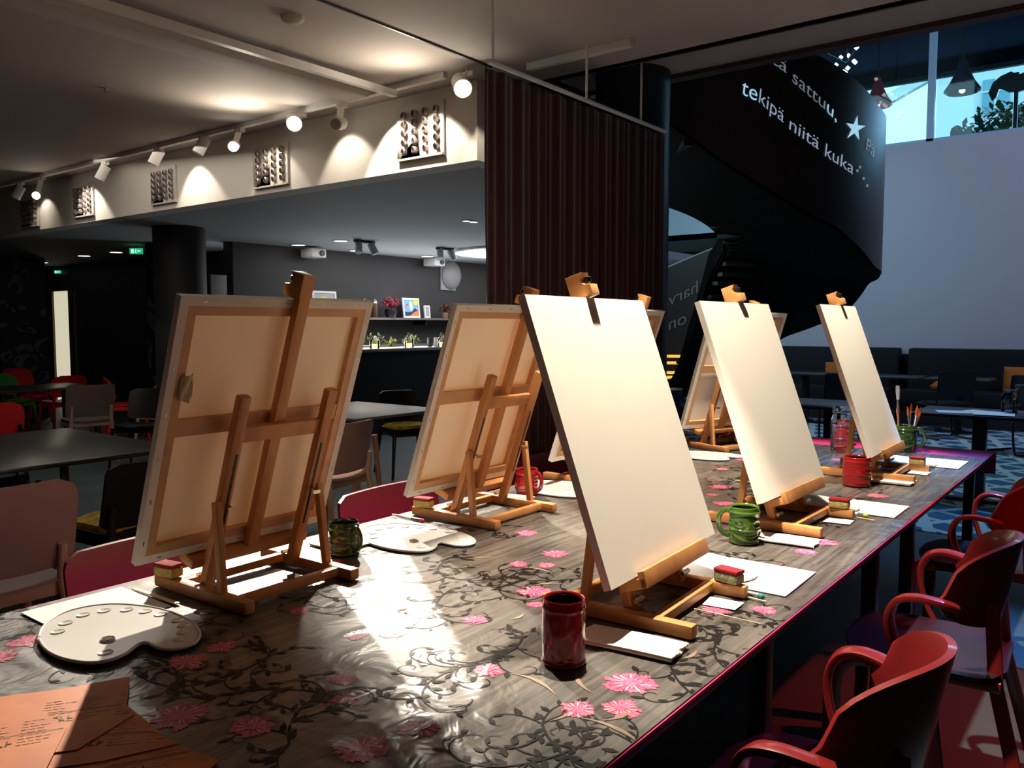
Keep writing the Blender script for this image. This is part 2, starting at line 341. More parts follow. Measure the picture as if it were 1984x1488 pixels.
def head(px, py, z, tgt, lit, label, r=.045, L=.14, wash=None):
    # place head so that it hangs from the track at x=3.86
    p = onx(px, py, 3.80)
    e = empty('track_spotlight', p); d = (Vector(tgt) - p).normalized(); a = p - p; b = -d * L
    g = G(); g.cyl(b, a, r, n=24); g.build('housing', spot_body, e, ang=40)
    G().cyl(a, a + d * .004, r * .78, n=24).build('lens', glow if lit else mat('dark_lens', (.25, .2, .18), .3), e)
    m = b * .5; top = Vector((3.86 - p.x, 0, 2.965 - p.z)); g = G(); g.bar(m, top, .05, .012, (0, 1, 0)); g.bx(top.x - .02, top.x + .02, -.04, .04, top.z - .03, top.z); g.build('bracket', spot_body, e, smooth=False)
    tag(e, label, 'spotlight', 'spotlights on the fascia track')
    return p
camt = (0, .0, 1.45)
pA = head(897, 172, 2.8, (1.9, 1.1, 1.0), True, 'glaring track spotlight beside the red curtain top', .055)
pB = head(570, 240, 2.8, (1.2, 1.5, 1.0), True, 'brightest glaring track spotlight, middle of the fascia', .055)
pC = head(452, 284, 2.8, (0, 1.0, .9), True, 'smaller glaring track spotlight left of the brightest one', .04)
pD = head(70, 379, 2.8, (0, 3, .9), True, 'small glaring track spotlight near the far left vent', .04)
washes = [((650, 240), 'white spotlight head between the brightest lamp and the right vent', (4.1, None, 2.3)), ((383, 297), 'spotlight head turned sideways above the second vent from the right', None),
          ((296, 318), 'spotlight head lighting the third vent from the right', None), ((192, 348), 'boxy spotlight head left of the middle vent', None), ((30, 384), 'spotlight head at the far left of the fascia', None)]
for (q, lb, _) in washes:
    p = onx(*q, 3.80); head(*q, 2.8, (p.x - .12, p.y + .1, p.z - .3) if q[0] != 650 else (p.x - .35, p.y - .22, p.z - .12), False, lb)
for (q, e_) in [((690, 235), 70), ((760, 225), 30), ((300, 318), 20), ((100, 385), 26), ((15, 400), 30), ((450, 290), 10), ((890, 200), 18), ((590, 250), 14)]:
    p = onx(*q, 3.72); spot('fascia_wash', (3.86, p.y, 2.93), (4.12, p.y - .05, 2.35), e_, WARM2, 85, .35, .02)
spot('ceiling_bounce', (3.6, 5.2, 2.7), (3.4, 5.0, 3.0), 22, WARM2, 150, 1, .1)  # upward spots added in place of light bounced onto the ceiling
spot('ceiling_bounce', (3.6, 3.6, 2.7), (3.4, 3.5, 3.0), 16, WARM2, 150, 1, .1)

# vents on fascia
vent_m = mat('vent_plate_paint', (.62, .58, .53), .45); noz = mat('vent_nozzle_metal', (.35, .30, .28), .3, .6)
def vent(px, py, w, h, label):
    p = onx(px, py, 4.1); e = empty('air_vent', (4.1, p.y, p.z - h / 2))
    G().bx(-.018, 0, -w / 2, w / 2, 0, h).bx(-.03, -.018, -w / 2, w / 2, 0, .015).build('plate', vent_m, e, bev=.003)
    base = None
    for i in range(4):
        for j in range(5):
            pos = (-.018, -w / 2 + w * (i + .55) / 4.3, .035 + (h - .06) * (j + .4) / 5)
            if base is None:
                base = G().lathe([(.026, 0), (.025, .024), (.018, .03), (.017, .01), (.0, .008)], 16).build('nozzle', noz, e); base.rotation_euler = (0, -pi / 2, 0); base.location = pos
                base.scale = (1, .75, 1)
            else:
                c = base.copy(); COL.objects.link(c); c.location = pos
    tag(e, label, 'vent', 'air vents on the fascia')
vent(817, 255, .43, .36, 'largest and nearest air vent on the fascia, beside the curtain')
vent(527, 322, .44, .33, 'air vent on the fascia under the brightest spotlight')
vent(319, 360, .42, .33, 'half-lit middle air vent on the fascia')
vent(164, 389, .42, .33, 'air vent on the fascia, second from the left')
vent(60, 412, .44, .33, 'farthest air vent on the fascia at the left')
# ceiling details
for q, lb in [((567, 32), 'round smoke detector on the ceiling near the top edge')]:
    p = onz(*q, 3.0); G_ = G().lathe([(.06, 0), (.055, -.02), (.03, -.035), (0, -.035)], 24, (p.x, p.y, 3.0)); tag(G_.build('smoke_detector', ceil_m), lb, 'detector')
for q, lb in [((205, 171), 'small dark sprinkler head in the left ceiling'), ((413, 84), 'small sprinkler head right of the ceiling centre')]:
    p = onz(*q, 3.0); tag(G().lathe([(.012, 0), (.012, -.02), (.02, -.025), (0, -.03)], 12, (p.x, p.y, 3.0)).build('sprinkler', brass), lb, 'sprinkler')
p = onz(545, 60, 2.95); tag(G().cyl((3.0, 4.0, 2.94), (3.0, 4.0, 3.0), .01).build('hanger_rod', trk), 'thin rod holding the suspended track', 'rod')

# ================================================================== CURTAIN
cr = empty('stage_curtain', (4.0, 2.55, 0))
g = G(); nu = 260; vs = []; fs = []
x0, x1 = -.89, .93
rows = [0, .02, .4, .9, 1.4, 1.9, 2.3, 2.6, 2.67]
for j, z in enumerate(rows):
    for i in range(nu + 1):
        u = i / nu; x = x0 + (x1 - x0) * u; amp = .013 * (1 - .5 * z / 2.7)
        yy = amp * sin(u * 2 * pi * 27 + .6 * sin(u * 23)) + .01 * sin(u * 71)
        xx = x + (.02 * sin(z * 2.1) if i == 0 else 0); vs.append((xx, yy, z))
for j in range(len(rows) - 1):
    for i in range(nu): a = j * (nu + 1) + i; fs.append((a, a + 1, a + nu + 2, a + nu + 1))
g.add(vs, fs); cm = mat('crimson_velvet', (.030, .0010, .0036), .85, sheen=.25, bump=.1, bscale=200)
co = g.build('curtain_cloth', cm, cr, ang=180); sm = co.modifiers.new('thickness', 'SOLIDIFY'); sm.thickness = .004
G().cyl((x0, 0, 2.70), (x1, 0, 2.70), .012, n=10).build('rail', trk, cr)
for x in (-.85, -.02, .60): G().cyl((x, 0, 2.70), (x, 0, 2.999 if x < .4 else 3.199), .007, n=8).build('hanger_rod', trk, cr)
tag(cr, 'tall dark red curtain hanging from a ceiling rail', 'curtain')

# ================================================================== SPIRAL STAIR
cd = ray(1240, 630); cd.z = 0; cd.normalize(); SCN = Vector((cd.x, cd.y, 0)) * (9.0 / cos(math.atan((1240 - 992) / FPX)))
back = -cd; side = Vector((cd.y, -cd.x, 0))           # side = to the camera's right
RO, RI = 2.37, .88
zt = [(-50, 4.4), (0, 3.65), (15, 3.6), (31, 3.62), (36, 3.64), (46, 3.55), (56, 3.45), (62, 3.4), (82, 3.4), (88, 3.2), (100, 3.1), (120, 2.95), (154, 2.48), (163, 2.35), (172, 2.2), (200, 1.7), (225, 1.2)]
zb = [(-50, 4.1), (0, 3.18), (5, 3.05), (8, 2.97), (15.5, 2.75), (24, 2.56), (34, 2.38), (43, 2.28), (49, 2.18), (56, 2.07), (62, 1.98), (92, 1.92), (103, 1.68), (115, 1.52), (130, 1.35), (135, 1.26), (150, .9), (170, .45), (190, .1), (225, .02)]
zbi = [(-50, 3.6), (0, 2.75), (15, 2.63), (34, 2.54), (47, 2.47), (57, 2.41), (62, 2.37), (80, 2.3), (100, 2.2), (120, 2.0), (140, 1.2), (150, .7), (165, .28), (175, .12), (190, .05), (225, .04)]
def sp(ph, r, z): t = R_(ph); return SCN + (back * cos(t) + side * sin(t)) * r + Vector((0, 0, z))
stair = empty('spiral_stair', SCN)
def sl(v): return Vector(v) - SCN
brn = mat('brown_steel_sheet', (.050, .030, .026), .42, bump=.03, bscale=4); blk = mat('black_soffit', (.007, .006, .006), .8, spec=.05)
def band(r, top, bot, th, name, m, p0=-50, p1=215, n=110):
    g = G()
    def fn(u, v):
        ph = p0 + (p1 - p0) * u; a = interp(bot, ph); b = interp(top, ph); t = R_(ph); nr = back * cos(t) + side * sin(t)
        return sl(sp(ph, r, a + (b - a) * v)), nr
    g.plate(fn, n, 6, th); return g.build(name, m, stair, ang=60)
band(RO, zt, zb, .03, 'outer_balustrade', brn)
zti = [(a, b + 1.0) for a, b in zbi]
band(RI, [(a, b + .25) for a, b in zbi], zbi, .03, 'inner_stringer', blk)
g = G()
def fn(u, v):
    ph = -50 + 265 * u; ri = interp(zbi, ph); ro = interp(zb, ph); return sl(sp(ph, RI + (RO - RI) * v, ri + (ro - ri) * v)), Vector((0, 0, 1))
g.plate(fn, 100, 6, .06); g.build('soffit', blk, stair, ang=60)
tread_lit = mat('lit_tread_edge', (.8, .5, .12), .5, emis=(1, .55, .10), es=.9); tread_m = mat('dark_tread', (.03, .025, .02), .5)
k = 0
ph = 0
while ph < 205:
    a = sl(sp(ph, RI + .03, 0)); 
    z = interp(zb, ph + 4) * .5 + interp(zbi, ph + 4) * .5 + .12
    if z > .1:
        g = G(); pts = [sp(ph, RI + .03, 0), sp(ph + 8, RI + .03, 0), sp(ph + 8, RO - .03, 0), sp(ph, RO - .03, 0)]; pts = [sl(p_) for p_ in pts]
        g.prism([(p_.x, p_.y) for p_ in pts], z, z + .04, lambda a, b, h: Vector((a, b, h))); t_ = g.build('tread', tread_m, stair, smooth=False)
    ph += 8
g = G(); g.tube([sl(sp(p_, RO, interp(zt, p_) + .015)) for p_ in range(146, 206, 4)], .016, 8); g.build('handrail', mat('pale_steel_rail', (.5, .52, .55), .35, .6), stair)
# bottom flight seen between the canvases with glowing nosings
bf = onz(1310, 900, 0)
for i, (yy, z0) in enumerate([(745, .34), (731, .46), (722, .55), (703, .72), (690, .86)]):
    pc = ray(1309, yy); dd = (z0 - 1.45) / pc.z; 
    dist = 10.3 + i * .12; q = CP + pc * (dist / pc.dot(Vector((cos(YAW), sin(YAW), 0)))); q.z = CP.z + (q - CP).length * 0 + (630 - yy) / FPX * dist
    a = q + side * (-.12 - .0 * i); b = q + side * (.13)
    G().bar(sl(a), sl(b), .05, .035).build('lit_nosing', tread_lit, stair, smooth=False)
tag(stair, 'dark brown curving staircase, its cut-out lettering drawn as glowing letters on the balustrade', 'staircase')
# letters on the balustrade glow in place of light through cut-outs
def text_mesh(txt, size=1):
    c = bpy.data.curves.new('txt', 'FONT'); c.body = txt; c.size = size; c.resolution_u = 4; c.offset = -.004
    o = bpy.data.objects.new('txt', c); COL.objects.link(o); bpy.context.view_layer.update()
    me = bpy.data.meshes.new_from_object(o.evaluated_get(bpy.context.evaluated_depsgraph_get()))
    bpy.data.objects.remove(o); return me
def hit_front(px, py, r=RO + .022, far=False):
    d = ray(px, py); dx, dy = d.x, d.y; ox, oy = -SCN.x, -SCN.y
    A = dx * dx + dy * dy; B = 2 * (ox * dx + oy * dy); Cc = ox * ox + oy * oy - r * r; D = B * B - 4 * A * Cc
    if D < 0: D = 0
    t = (-B + (math.sqrt(D) if far else -math.sqrt(D))) / (2 * A); return CP + d * t
def letters(txt, path, hpx, m, far=False, mirror=False):
    me = text_mesh(txt); bm = bmesh.new(); bm.from_mesh(me); bmesh.ops.subdivide_edges(bm, edges=[e_ for e_ in bm.edges if e_.calc_length() > .2], cuts=2)
    xs = [v.co.x for v in bm.verts]; x0_, x1_ = min(xs), max(xs)
    for v in bm.verts:
        t = (v.co.x - x0_) / (x1_ - x0_)
        bx_ = interp([(a, b) for a, b, c, h in path], t); by_ = interp([(a, c) for a, b, c, h in path], t); h = interp([(a, h) for a, b, c, h in path], t)
        v.co = sl(hit_front(bx_ + v.co.y * h * .12, by_ - v.co.y * h, RO - .03 if far else RO + .02, far))
    bm.to_mesh(me); bm.free(); me.materials.clear(); me.materials.append(m); o = bpy.data.objects.new('lettering', me); COL.objects.link(o); o.parent = stair; return o
lit1 = mat('letter_glow_bright', (.5, .75, .85), .5, emis=(.45, .82, 1), es=.75); lit2 = mat('letter_glow_dim', (.4, .45, .5), .5, emis=(.30, .36, .42), es=.45)  # emission imitates the bright background seen through the holes
lit3 = mat('letter_glow_mid', (.4, .55, .6), .5, emis=(.40, .50, .66), es=.62); lit4 = mat('mirrored_letter_glow', (.12, .12, .12), .5, emis=(.2, .2, .2), es=.18)
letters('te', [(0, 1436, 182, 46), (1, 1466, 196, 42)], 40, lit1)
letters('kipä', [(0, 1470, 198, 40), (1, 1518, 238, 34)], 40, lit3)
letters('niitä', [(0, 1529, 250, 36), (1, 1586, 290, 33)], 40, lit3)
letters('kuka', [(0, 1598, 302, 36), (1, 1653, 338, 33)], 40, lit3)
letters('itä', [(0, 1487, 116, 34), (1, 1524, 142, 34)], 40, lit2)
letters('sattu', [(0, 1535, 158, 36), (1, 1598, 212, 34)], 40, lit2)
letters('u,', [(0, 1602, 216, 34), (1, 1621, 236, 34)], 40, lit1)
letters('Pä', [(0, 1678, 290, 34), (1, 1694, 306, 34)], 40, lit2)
letters('avrah'[::-1][::-1], [(0, 1292, 603, 50), (1, 1352, 566, 50)], 40, lit4, far=True) if False else None
def letters_mirror(txt, x0p, y0p, x1p, y1p, h):
    me = text_mesh(txt); xs = [v.co.x for v in me.vertices]; a, b = min(xs), max(xs)
    for v in me.vertices:
        t = 1 - (v.co.x - a) / (b - a); v.co = sl(hit_front(x0p + (x1p - x0p) * t, y0p + (y1p - y0p) * t - v.co.y * h, RO - .03, True))
    me.materials.clear(); me.materials.append(lit4); o = bpy.data.objects.new('lettering', me); COL.objects.link(o); o.parent = stair
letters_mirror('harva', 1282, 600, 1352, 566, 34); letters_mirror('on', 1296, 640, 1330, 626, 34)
g = G(); cx_, cy_ = 1657, 249; pts = []
for i in range(10):
    a = -pi / 2 + i * pi / 5 + .12; rr = (26 if i % 2 == 0 else 9); pts.append((cx_ + rr * .78 * cos(a + .1), cy_ + rr * sin(a)))
c0 = sl(hit_front(cx_, cy_, RO + .022)); vs = [c0] + [sl(hit_front(*q, RO + .022)) for q in pts]
g.add(vs, [(0, 1 + i, 1 + (i + 1) % 10) for i in range(10)]); g.build('star_glow', lit1, stair, smooth=False)
g = G()
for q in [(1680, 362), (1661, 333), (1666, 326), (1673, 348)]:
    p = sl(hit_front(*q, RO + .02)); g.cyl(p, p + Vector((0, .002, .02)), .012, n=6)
g.build('glow_dots', lit2, stair)

# ================================================================== GALLERY CONTENT
def pendant(px, py, X, s, m, label):
    p = onx(px, py, X); e = empty('pendant_lamp', p)
    G().lathe([(.02 * s, .62 * s), (.06 * s, .55 * s), (.09 * s, .42 * s), (.20 * s, .18 * s), (.30 * s, .03 * s), (.30 * s, 0), (.26 * s, -.02 * s), (.24 * s, .02 * s), (.05 * s, .4 * s)], 28).build('shade', m, e)
    G().cyl((0, 0, .6 * s), (0, 0, 6.86 - p.z), .012, n=8).build('cord', blackp, e); G().lathe([(0, -.03), (.05 * s, .0), (.05 * s, .06), (.0, .1)], 12).build('bulb', mat('pendant_bulb', (1, 1, 1), .4, emis=(1, .8, .6), es=2), e)
    tag(e, label, 'lamp', 'pendant lamps on the gallery')
pendant(1700, 206, 16, .85, mat('red_enamel', (.5, .04, .05), .35), 'red pendant lamp hanging upstairs beside the staircase edge')
pendant(1864, 178, 15.2, .9, mat('dark_enamel', (.015, .02, .04), .35), 'dark blue pendant lamp hanging upstairs in front of the window')
# seated person upstairs
pp = onx(1853, 262, 15.6); e = empty('person', (pp.x, pp.y, 3.7)); dz = pp.z - 3.7
g = G(); g.lathe([(0, -.02), (.17, 0), (.19, dz - .75), (.2, dz - .42), (.22, dz - .30), (.19, dz - .2), (.07, dz - .13), (.055, dz - .09), (.075, dz - .05), (.085, dz), (.08, dz + .07), (.045, dz + .12), (0, dz + .13)], 24, fn=lambda q, t: Vector((q.x * .65, q.y, q.z)))
g.build('body', mat('dark_clothing', (.03, .04, .05), .8), e)
G().lathe([(.095, -.02), (.10, .05), (.08, .12), (.03, .155), (0, .16)], 20, (.01, 0, dz)).build('hair', mat('dark_hair', (.01, .01, .012), .7), e)
tag(e, 'person with dark hair seated upstairs behind the wall edge', 'person')
# plants upstairs
def foliage(name, label, centre, rx, ry, rz, n, m, leaf=.09, pot=None, group=None, stem=True):
    e = empty(name, centre); g = G(); rnd = random.Random(label)
    for i in range(n):
        while True:
            a = Vector((rnd.uniform(-1, 1), rnd.uniform(-1, 1), rnd.uniform(-1, 1)))
            if a.length < 1: break
        p = Vector((a.x * rx, a.y * ry, rz + a.z * rz)); d = Vector((rnd.uniform(-1, 1), rnd.uniform(-1, 1), rnd.uniform(-.4, 1))).normalized(); s_ = d.cross(Vector((0, 0, 1))).normalized() * leaf * .28
        L = leaf * rnd.uniform(.7, 1.4); up = Vector((0, 0, leaf * .12)); g.add([p, p + d * L * .5 + s_ + up, p + d * L, p + d * L * .5 - s_ + up], [(0, 1, 2, 3)])
    g.build('foliage', m, e, ang=180, weld=False)
    if stem:
        g = G()
        for i in range(5): g.tube([(0, 0, 0), (rnd.uniform(-.3, .3) * rx, rnd.uniform(-.3, .3) * ry, rz), (rnd.uniform(-.7, .7) * rx, rnd.uniform(-.7, .7) * ry, rz * 1.7)], leaf * .05, 5)
        g.build('stems', mat('plant_stem', (.05, .06, .02), .7), e)
    if pot: G().lathe([(pot * .7, -pot * 1.3), (pot, 0), (pot * .9, 0), (0, -.02)], 20).build('pot', blackp, e)
    tag(e, label, 'plant', group); return e
leafm = mat('leaf_green', (.10, .22, .05), .5, var=.5, vscale=3); leafdk = mat('leaf_bluegreen', (.03, .09, .08), .5)
for (px, py, X, w, n, m, lb) in [(1890, 268, 15.2, .28, 90, leafdk, 'wispy green plant upstairs right of the seated person'), (1938, 262, 17.6, .5, 260, leafm, 'bushy green plant upstairs under the dark pendant lamp'), (1985, 252, 18.9, .5, 260, leafm, 'bright green plant upstairs at the right frame edge')]:
    q = onx(px, py, X); foliage('gallery_plant', lb, (q.x, q.y, q.z - .2), w, w, w * .75, n, m, .16, group='plants on the gallery')
# dark animal-like ornament on a pole
q = onx(1966, 250, 15.9); e = empty('pole_ornament', (q.x, q.y, 3.7)); h = q.z - 3.7
G().cyl((0, 0, 0), (0, 0, h + .9), .035, n=10).build('pole', blackp, e)
g = G(); sh = [(-.1, 1.5), (-.28, 1.42), (-.42, 1.28), (-.5, 1.02), (-.42, .78), (-.34, .9), (-.3, 1.1), (-.15, .98), (.05, .95), (.25, 1.0), (.4, 1.15), (.5, 1.4), (.2, 1.45), (.02, 1.38)]
g.prism(sh[::-1], -.04, .04, lambda a, b, hh: Vector((hh, -a * .8, h + b * .62))); g.build('figure', blackp, e, bev=.01, smooth=False); tag(e, 'dark animal-shaped ornament on a pole upstairs', 'ornament')
# glints of hanging glass, drawn as small glowing beads
q0 = onx(1640, 115, 12.5); e = empty('glass_glint_cluster', q0)
rnd = random.Random(3)
for i in range(16):
    q = onx(1605 + rnd.random() * 62, 85 + rnd.random() * 75, 12.5 + rnd.random() * .6) - q0
    G().lathe([(0, -.035), (.035, 0), (0, .035)], 8, q).build('bulb', mat('glint_glow', (1, 1, 1), .5, emis=(.95, .97, 1), es=5), e)
g = G(); g.tube([onx(1590, 95, 12.7) - q0, onx(1640, 120, 12.7) - q0, onx(1680, 60, 12.7) - q0], .012, 6); g.cyl(onx(1640, 120, 12.7) - q0, Vector((0, 0, 7.3 - q0.z)), .01); g.build('wire', blackp, e)
tag(e, 'cluster of hanging glass glints drawn as glowing beads above the staircase', 'lights')

# ================================================================== SOFA AREA (far right)
sofa_m = mat('navy_upholstery', (.003, .006, .009), .7, bump=.1, bscale=30)
for i, (ya, yb, lb) in enumerate([(3.05, 5.6, 'long dark navy sofa bench below the white wall, left stretch behind the canvases'), (.6, 2.95, 'dark navy sofa bench below the white wall at the right'), (-2.2, .5, 'dark navy sofa bench at the right frame edge')]):
    e = empty('sofa_bench', (13.5, (ya + yb) / 2, 0)); h = (yb - ya) / 2 - .02
    G().bx(.2, .45, -h, h, .4, 1.10).build('backrest', sofa_m, e, bev=.03); G().bx(-.45, .22, -h, h, .30, .50).build('seat', sofa_m, e, bev=.03); G().bx(-.38, .45, -h, h, 0, .30).build('plinth', darker_m, e, smooth=False)
    tag(e, lb, 'sofa', 'sofa benches under the white wall')
orange_c = mat('orange_cushion_cloth', (.55, .17, .03), .8)
def cushion(px, py, X, w, h, label):
    q = onx(px, py, X); g = G()
    def fn(u, v):
        a = u * 2 - 1; b = v * 2 - 1; t = .055 * (1 - a ** 4) * (1 - b ** 4); return (0, a * w / 2, b * h / 2), (t * 2 + .02, 0, 0)
    g.plate(fn, 8, 8, 1.0); o = g.build('cushion', orange_c, ang=70); o.location = (13.45, q.y, .505 + h / 2); o.rotation_euler = (0, .12, 0); tag(o, label, 'cushion', 'orange cushions on the sofa')
cushion(1627, 706, 13.6, .36, .36, 'orange cushion on the sofa behind the farthest right canvas')
cushion(1978, 716, 13.6, .38, .36, 'orange cushion on the sofa at the right frame edge')
o = G().lathe([(0, 0), (.15, .02), (.17, .06), (.1, .13), (0, .15)], 16, fn=lambda q, t: Vector((q.x * .5, q.y * 1.1, q.z))).build('cushion', orange_c); q = onx(1832, 728, 13.4); o.location = (13.3, q.y, .502); tag(o, 'slumped orange cushion on the sofa, seen as a low mound', 'cushion', 'orange cushions on the sofa')
# carpet
def carpet_mat():
    m = bpy.data.materials.new('woven_carpet'); m.use_nodes = True; nt = m.node_tree; b = nt.nodes['Principled BSDF']; b.inputs['Roughness'].default_value = .9
    tc = nt.nodes.new('ShaderNodeTexCoord'); last = None
    outs = []
    for ang, sc in ((.5, 1.15), (1.25, .9), (2.2, 1.0)):
        mp = nt.nodes.new('ShaderNodeMapping'); mp.inputs['Rotation'].default_value = (0, 0, ang); nt.links.new(tc.outputs['Object'], mp.inputs[0])
        w = nt.nodes.new('ShaderNodeTexWave'); w.inputs['Scale'].default_value = sc; w.inputs['Distortion'].default_value = 2.0; w.inputs['Detail'].default_value = 1; w.inputs['Detail Scale'].default_value = .6
        nt.links.new(mp.outputs[0], w.inputs[0]); g_ = nt.nodes.new('ShaderNodeMath'); g_.operation = 'GREATER_THAN'; g_.inputs[1].default_value = .88; nt.links.new(w.outputs[1], g_.inputs[0]); outs.append(g_)
    mx1 = nt.nodes.new('ShaderNodeMath'); mx1.operation = 'MAXIMUM'; nt.links.new(outs[0].outputs[0], mx1.inputs[0]); nt.links.new(outs[1].outputs[0], mx1.inputs[1])
    mx2 = nt.nodes.new('ShaderNodeMath'); mx2.operation = 'MAXIMUM'; nt.links.new(mx1.outputs[0], mx2.inputs[0]); nt.links.new(outs[2].outputs[0], mx2.inputs[1])
    r = nt.nodes.new('ShaderNodeValToRGB'); r.color_ramp.elements[0].color = (.02, .10, .19, 1); r.color_ramp.elements[1].color = (.42, .50, .48, 1)
    nt.links.new(mx2.outputs[0], r.inputs[0]); nt.links.new(r.outputs[0], b.inputs['Base Color']); return m
tag(G().bx(6.3, 13.0, -4.5, 5.2, 0.0, .006).build('area_carpet', carpet_mat(), smooth=False), 'blue carpet with pale criss-cross lines beyond the long table', 'carpet')
spot('carpet_daylight', (9.5, 1.5, 6.8), (9.5, 2.0, 0), 620, (.45, .72, 1), 75, .8, .5)

# dark tables and chairs of the far right
ZF = .0065
def cafe_table(name, x0, x1, y0, y1, z, label, m, legs=True, ped=False, rz=0, legm=blackp, grp=None):
    cx, cy = (x0 + x1) / 2, (y0 + y1) / 2; e = empty(name, (cx, cy, ZF), rz); a, b = (x1 - x0) / 2, (y1 - y0) / 2
    G().bx(-a, a, -b, b, z - .025, z).build('tabletop', m, e, bev=.004)
    if ped:
        G().bx(-.05, .05, -.05, .05, .03, z - .025).build('pedestal', legm, e, bev=.01); G().bx(-.28, .28, -.04, .04, 0, .03).bx(-.04, .04, -.28, .28, .001, .031).build('foot', legm, e, smooth=False)
    else:
        for sx in (-1, 1):
            for sy in (-1, 1): G().bar((sx * (a - .05), sy * (b - .05), 0), (sx * (a - .07), sy * (b - .07), z - .025), .045, .045, (1, 0, 0)).build('leg', legm, e, bev=.004)
    tag(e, label, 'table', grp); return e
def cantilever_chair(x, y, rz, label):
    e = empty('cantilever_chair', (x, y, ZF), rz)
    for sx in (-1, 1):
        pts = smooth_pts([(sx * .23, .22, .86), (sx * .23, .18, .5), (sx * .23, .12, .42), (sx * .23, -.18, .44), (sx * .23, -.25, .38), (sx * .23, -.22, .08), (sx * .23, -.14, .017), (sx * .23, .24, .017)], 6)
        G().tube(pts, .013, 8).build('frame_tube', mat('dark_tube', (.02, .02, .03), .25, .6), e)
    G().bx(-.23, .23, -.2, .2, .44, .47).build('seat', sofa_m, e, bev=.01)
    g = G(); g.plate(lambda u, v: ((-.23 + .46 * u, .19 + .06 * v + .03 * cos((u - .5) * 3), .55 + .32 * v), (0, 1, 0)), 8, 4, .02); g.build('backrest', sofa_m, e); tag(e, label, 'chair', 'dark chairs in the lounge')
q = onz(1900, 800, .74)
cafe_table('lounge_table', q.x - .35, q.x + .35, q.y - .45, q.y + .45, .74, 'dark pedestal table with glass jars and papers at the right', mat('dark_tabletop', (.015, .018, .03), .25), ped=True, grp='lounge tables')
TX, TY = q.x, q.y
for (px, py, lb, nm) in [(1985 - 8, 800, 'tall dark glass jar at the right frame edge', 'glass_jar'), (1955, 797, 'clear glass jar on the dark pedestal table', 'glass_jar')]:
    w_ = onz(px, py, .74); e = empty(nm, (w_.x, w_.y, .7475)); h_ = .22 if px > 1970 else .17
    G().lathe([(.055, 0), (.06, .01), (.06, h_ * .7), (.04, h_ * .85), (.042, h_), (.038, h_), (.036, h_ * .85), (.056, h_ * .7), (.056, .012)], 24).build('jar_body', jarglass, e); G().lathe([(.043, h_ - .02), (.045, h_), (0, h_ + .002)], 20).build('lid', mat('grey_lid', (.2, .22, .26), .3, .8), e); tag(e, lb, 'jar')
for i, (dx, dy, r, lb) in enumerate([(-.12, .16, .3, 'white paper sheet on the pedestal table, left'), (-.02, -.02, -.4, 'white paper sheet in the middle of the pedestal table'), (-.2, -.12, .1, 'white paper sheet at the near edge of the pedestal table')]):
    o = G().bx(-.1, .1, -.14, .14, 0, .002).build('paper_sheet', paper, smooth=False); o.location = (TX + dx, TY + dy, .7475 + i * .003); o.rotation_euler = (0, 0, r); tag(o, lb, 'paper')
q = onz(1610, 783, .74); cafe_table('lounge_table', q.x - .4, q.x + .4, q.y - .4, q.y + .4, .74, 'dark square table between the second and third right-hand canvases', MATS['dark_tabletop'], ped=True, grp='lounge tables')
q = onz(1690, 790, .74); LT = []
for (px, py, lb) in [(1560, 697, 'low dark table by the sofa, left of the farthest right canvas'), (1730, 702, 'low dark table by the sofa, right of the farthest canvas'), (1860, 704, 'low dark table by the sofa, right side')]:
    q = onx(px, py, 12.3); cafe_table('lounge_table', 12.0, 12.7, q.y - .38, q.y + .38, .74, lb, mat('grey_tabletop', (.025, .03, .036), .3), ped=True, grp='lounge tables')
for (px, py, rz, lb) in [(1830, 850, 2.3, 'dark tubular chair with bent runners left of the pedestal table'), (1960, 880, -2.2, 'dark tubular chair right behind the pedestal table'), (1630, 860, 2.0, 'dark tubular chair beside the square dark table'), (1780, 790, .3, 'dark tubular chair near the sofa, centre right'), (1900, 785, .2, 'dark tubular chair near the sofa, right')]:
    q = onz(px, py, 0); cantilever_chair(q.x, q.y, rz, lb)
q = onz(1303, 782, .74); cafe_table('lounge_table', q.x - .25, q.x + .45, q.y - .4, q.y + .4, .74, 'dark table behind the long table, left of the fifth easel', MATS['dark_tabletop'], ped=True, grp='lounge tables')
blue = mat('blue_plastic', (.02, .05, .25), .4)
e = empty('paint_tub', (q.x, q.y, .7475)); G().lathe([(.07, 0), (.085, .12), (.08, .12), (.066, .01)], 24).build('tub', blue, e); G().lathe([(.088, .118), (.088, .13), (0, .132)], 24).build('rim_lid', white_pl, e); tag(e, 'blue paint tub with white lid on a dark table behind', 'tub')

ZF = 0
# ================================================================== BAR (back left)
barm = mat('black_bar_front', (.010, .011, .013), .35); bartop = mat('bar_top', (.18, .16, .14), .35)
e = empty('bar_counter', (8.5, 8.0, 0))
G().bx(-1.6, 4.6, 0, .5, 0, 1.10).build('body', barm, e, smooth=False); G().bx(-1.65, 4.65, -.05, .55, 1.10, 1.14).build('worktop', bartop, e, bev=.005)
tag(e, 'long black bar counter in front of the grey back wall', 'bar counter')
e = empty('wall_shelf', (9.4, 9.05, 0)); G().bx(-2.4, 4.3, -.12, .15, 1.53, 1.56).build('board', mat('grey_shelf', (.16, .14, .135), .4), e, smooth=False)
for x in (-2, 0, 2): G().bx(x - .015, x + .015, -.1, .149, 1.45, 1.53).build('bracket', blackp, e, smooth=False)
tag(e, 'long thin shelf on the grey wall above the bar', 'shelf')
e = empty('back_counter', (9.4, 8.95, 0)); G().bx(-2.4, 4.3, -.15, .249, 0, 1.10).build('body', barm, e, smooth=False); G().bx(-2.4, 4.3, -.18, .249, 1.10, 1.16).build('worktop', bartop, e, smooth=False); tag(e, 'low counter against the wall behind the bar', 'counter')
SY = 9.02
